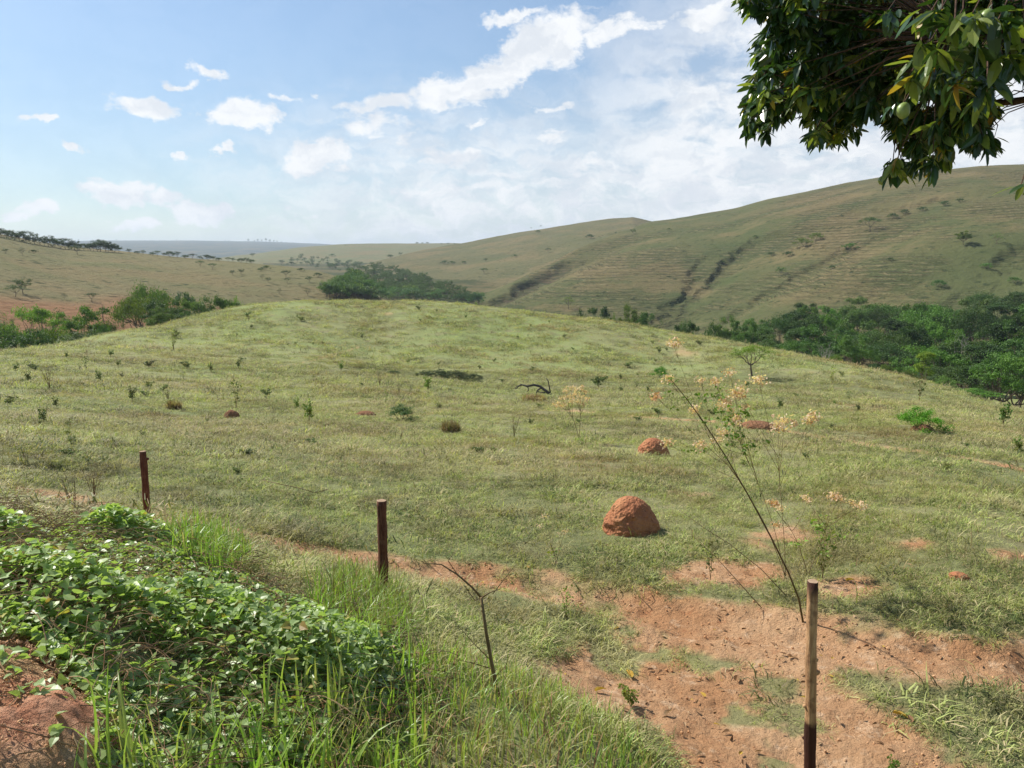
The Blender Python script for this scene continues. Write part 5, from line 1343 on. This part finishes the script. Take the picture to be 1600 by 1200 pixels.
# forked dead sapling near the berm
bx, by, bz, br = gh(782, 1092); b = np.array((bx, by, bz)); root = empty('dead_sapling', b)
def br_(mb, pts, r0, r1, rr=br):
    P_ = [np.array(at(x, y, rr-.03*i_))-b for i_, (x, y) in enumerate(pts)]
    mb.tube(P_, np.linspace(r0, r1, len(P_)), 7)
mb = MB(); br_(mb, [(782,1100),(776,1075),(768,1035),(760,990),(752,934)], .015, .008); mb.build('trunk', [M['stem']], root, True)
for pts, r0 in (([(752,934),(738,918),(715,898),(690,882),(665,880)], .007), ([(752,934),(765,926),(782,920)], .006), ([(752,934),(742,938),(725,915)], .004), ([(715,898),(700,876),(712,860)], .003), ([(770,928),(790,902),(808,880)], .003), ([(765,1030),(740,1005),(705,965)], .003), ([(772,1060),(790,1040),(805,1000)], .0025), ([(768,1045),(735,1035),(710,1030)], .0035)):
    mb = MB(); br_(mb, pts, r0, r0*.35); mb.build('branch', [M['stem']], root, True)
tag(root, 'thin forked dead sapling standing at the edge of the long roadside grass', 'sapling')
for pts, lab in (([(410,757),(440,764),(468,770),(492,777),(512,772)],'dark barbed looking dry twig caught in the grass left of the middle post'),([(520,828),(535,826),(548,822)],'short tan stick lying in the grass near the middle post')):
    bx, by, bz, br = gh(*pts[0]); b = np.array((bx, by, bz)); mb = MB()
    mb.tube([np.array(gh(x, y)[:3])-b+np.array([0, 0, .07 if len(pts) > 3 else .02]) for x, y in pts], [.006]*len(pts), 5)
    o = mb.build('stick', [M['stem']], None, True); o.location = b; tag(o, lab, 'stick')

# ------------------------------------------------------------------ mango tree hanging into the view at the upper right
TX, TY = 11.0, 7.6; TZ = gz(TX, TY)+CZ
mango = empty('mango_tree', (TX, TY, TZ)); MO = np.array((TX, TY, TZ))
OUT = [(1147,-30),(1165,24),(1209,31),(1206,45),(1186,75),(1183,118),(1166,172),(1168,216),(1200,226),(1226,198),(1258,184),(1270,225),(1290,238),(1312,236),(1333,212),(1340,228),(1360,242),(1374,272),(1392,284),(1422,284),(1462,276),(1480,258),(1488,226),(1536,246),(1575,236),(1582,200),(1556,180),(1552,128),(1600,120),(1700,150),(1900,180),(1900,-30)]
LEAF = []   # (mesh builder) young and sunlit toned / old / yellow share one foliage mesh
ML = np.array([(0,0,0),(-.125,.22,.02),(-.165,.5,.0),(-.11,.8,-.06),(0,1,-.13),(.11,.8,-.06),(.165,.5,.0),(.125,.22,.02),(0,.22,-.015),(0,.5,-.035),(0,.8,-.085)])
MLF = np.array([(0,8,1,1),(1,8,9,2),(2,9,10,3),(0,7,8,8),(8,7,6,9),(9,6,5,10)])
MLQ = np.array([(1,8,9,2),(2,9,10,3),(8,7,6,9),(9,6,5,10)]); MLT = np.array([(0,8,1),(0,7,8),(3,10,4),(10,5,4)])
fol = MB(); tw = MB()
def rosette(c, axis, n, L, mats=(0, .92, .05, .03)):
    """whorl of long drooping leaves at a twig end"""
    a = rng.uniform(0, 2*PI, n); el_ = rng.uniform(-1.35, .15, n)
    d = np.stack([np.cos(a)*np.cos(el_), np.sin(a)*np.cos(el_), np.sin(el_)], 1)+np.asarray(axis)*.35
    p = c+np.asarray(axis)*rng.uniform(-.10, .02, (n, 1))+rng.normal(0, .012, (n, 3))
    up = np.array([[0, 0, 1.]])+rng.normal(0, .35, (n, 3))
    Rm = frames(d, up); sc = L*rng.uniform(.65, 1.15, n)
    mm = rng.choice(3, n, p=mats[1:])
    k = len(ML)
    sc3 = np.stack([sc*rng.uniform(.85, 1.2, n), sc, sc*rng.uniform(.4, 1.8, n)], 1)
    fol.scatter(ML, MLQ, p, Rm, sc3, mm)
    b0 = fol.n-n*k
    fol.F.append((MLT[None]+np.arange(n)[:, None, None]*k).reshape(-1, 3)+b0); fol.M.append(np.repeat(mm, 4))
cents = []
n_try = 0
while len(cents) < 1500 and n_try < 60000:
    n_try += 1
    px, py = rng.uniform(1145, 1900), rng.uniform(-30, 290)
    if not inpoly(np.array([px]), np.array([py]), OUT)[0]: continue
    r = rng.uniform(6.3, 8.8) if px < 1420 else rng.uniform(6.0, 9.5)
    # leave small holes for the sky in the lower part
    if py > 150 and fbm(np.array([px]), np.array([py]), 42, 2, 151)[0] > .20: continue
    c = np.array(at(px, py-12, r)); cents.append((c, .15))
vis = len(cents)
crown_c = np.array([7.4, 7.8, CZ+4.4])
for _ in range(420):                       # the rest of the crown, above and to the right of the view
    d = rdir(1, -.25, 1)[0]*np.array([4.6, 4.2, 3.2])*rng.uniform(.6, 1)
    c = crown_c+d
    X_, Y_, Z_ = c[0], c[1], c[2]-CZ
    f_ = Y_*math.cos(PITCH)-Z_*math.sin(PITCH); upc = Y_*math.sin(PITCH)+Z_*math.cos(PITCH)
    if f_ > .5:
        qx = 800+F_PX*X_/f_; qy = 600-F_PX*upc/f_
        if -200 < qx < 1640 and qy > -45: continue
        if qx < 1150: continue
    cents.append((c, .175))
for (px, py, r, L) in [(1455,62,4.5,.17),(1490,40,4.4,.18),(1440,95,4.6,.16),(1475,85,4.3,.18),(1510,110,4.5,.18),(1535,70,4.3,.18),(1420,120,4.5,.15),(1500,130,4.4,.17),(1550,125,4.4,.17),(1470,15,4.4,.18),(1520,20,4.3,.17),(1560,30,4.2,.18),(1590,80,4.3,.18),(1435,110,4.5,.14),(1385,20,5.2,.16),(1450,25,4.8,.17),(1598,20,4.2,.17),(1530,150,4.6,.15),(1410,165,4.6,.11),(1595,290,5.0,.13)]:
    c = np.array(at(px, py, r)); rosette(c-MO, rdir(1, -.3, .3)[0], 11, L*.86, (0, .62, .33, .05)); tw.tube([c-MO, c-MO+np.array([.12, .15, .12]), c-MO+np.array([.25, .40, .36])], [.003, .004, .006], 5, 0, False)
# limbs
lim = MB(); LP = []
trunk_top = np.array([TX-.5, TY-.1, TZ+5.2])
targets = [(at(1230,40,7.6)),(at(1300,150,7.4)),(at(1420,200,7.6)),(at(1500,60,6.2)),(at(1350,-60,7.4)),(at(1640,110,8.4)),(at(1500,-80,8.6)),(10,9,CZ+4.5),(8,11,CZ+4),(11.5,6,CZ+4),(7,5.5,CZ+5.5),(6,8.5,CZ+6.3),(at(1450,120,7.9)),(at(1400,0,8.6))]
for T_ in targets:
    T_ = np.array(T_); t = np.linspace(0, 1, 12)[:, None]
    d0 = T_-trunk_top; mid = trunk_top+d0*.5+np.array([0, 0, 1.6])
    L_ = (1-t)**2*trunk_top+2*t*(1-t)*mid+t*t*T_+rng.normal(0, .05, (12, 3))*np.sin(t*PI)
    L_[0] = trunk_top
    LP.append(L_); lim_ = MB(); lim_.tube(L_-MO, np.linspace(.10, .018, 12), 8)
    lim_.build('limb', [M['bark_mango']], mango, True)
LPA = np.concatenate([l[3:] for l in LP])
for (c, L) in cents:
    dd = np.linalg.norm(LPA-c, axis=1); q = LPA[np.argmin(dd)]; ax = c-q; ax = ax/(np.linalg.norm(ax)+1e-9)
    rosette(c-MO, ax*.6+np.array([0, 0, -.3]), rng.integers(12, 19), L*rng.uniform(.8, 1.1), (0, .90, .085, .015) if rng.random() > .16 else (0, .25, .72, .03))  # some whorls mostly pale, a sunlit look put into the leaf colour
    m_ = (c+q)/2+np.array([0, 0, .08])+rng.normal(0, .05, 3)
    tw.tube(np.array([q, m_, c])-MO, [.007, .005, .003], 4, 0, False)
fo = fol.build('crown', [M['mango'], M['mango_pale'], M['mango_yellow']], mango)
tw.build('twigs', [M['bark_mango']], mango)
tb = MB(); t = np.linspace(0, 1, 10)
P_ = np.stack([-.5*t**2+.06*np.sin(t*5)*(1-t), -.1*t, -.3+(5.55)*t], 1)
tb.tube(P_, .30-.12*t+.10*np.exp(-t*9), 16); tb.build('trunk', [M['bark_mango']], mango, True)
u = np.arange(16)*2*PI/16; v = np.linspace(0, PI, 14)
for (px, py, r, L, stalk) in ((1411,173,4.6,.085,.10),(1542,27,4.3,.075,.05),(1533,36,4.4,.055,.04),(1378,282,7.0,.075,.1),(1385,273,7.1,.06,.1),(1534,82,4.5,.035,.04),(1547,72,4.5,.035,.05)):
    c = np.array(at(px, py, r))-MO; mb = MB()
    X = np.sin(v)[:, None]*np.cos(u)*L*.40; Y = np.sin(v)[:, None]*np.sin(u)*L*.36; Z = np.repeat(np.cos(v)[:, None], 16, 1)*L*.5
    X = X+.07*L*np.cos(v)[:, None]**2
    V_ = np.stack([X, Y, Z], 2).reshape(-1, 3); i = np.arange(13)[:, None]*16; j = np.arange(16)[None]; j2 = (j+1) % 16
    F_ = np.stack([i+j, i+16+j, i+16+j2, i+j2], 2).reshape(-1, 4)
    mb.add(V_, F_); f = mb.build('mango_fruit', [M['fruit']], mango, True); f.location = c
    ms = MB(); ms.tube([(0,0,L*.48),(0.01,0,L*.5+stalk*.5),(.03,.01,L*.5+stalk)], [.003,.0025,.003], 5, 0, False)
    ms.build('stalk', [M['stalk']], f, True)
tag(mango, 'dark leafed mango tree with green fruit overhanging the upper right of the view', 'tree')

# ------------------------------------------------------------------ haze in the air of the valley
def haze_box():
    x0, x1, y0, y1, z0, z1 = -9400, 9400, -9400, 9400, float(GZ.min())-1, float(GZ.max())+40
    Vv = [(x, y, z) for z in (z0, z1) for y in (y0, y1) for x in (x0, x1)]
    o = link_mesh('haze', Vv, [np.array([(0,2,3,1),(4,5,7,6),(0,1,5,4),(2,6,7,3),(0,4,6,2),(1,3,7,5)])])
    m = bpy.data.materials.new('valley haze'); m.use_nodes = True; t = NT(m.node_tree); t.n.clear()
    pv = t.node('ShaderNodeVolumePrincipled'); pv.inputs['Density'].default_value = HAZE
    pv.inputs['Color'].default_value = (.72, .84, 1, 1); pv.inputs['Anisotropy'].default_value = .2
    q = t.node('ShaderNodeOutputMaterial'); t.l.new(pv.outputs[0], q.inputs['Volume'])
    o.data.materials.append(m); tag(o, None, None, None, 'stuff')
HAZE = 1.3e-4
haze_box()
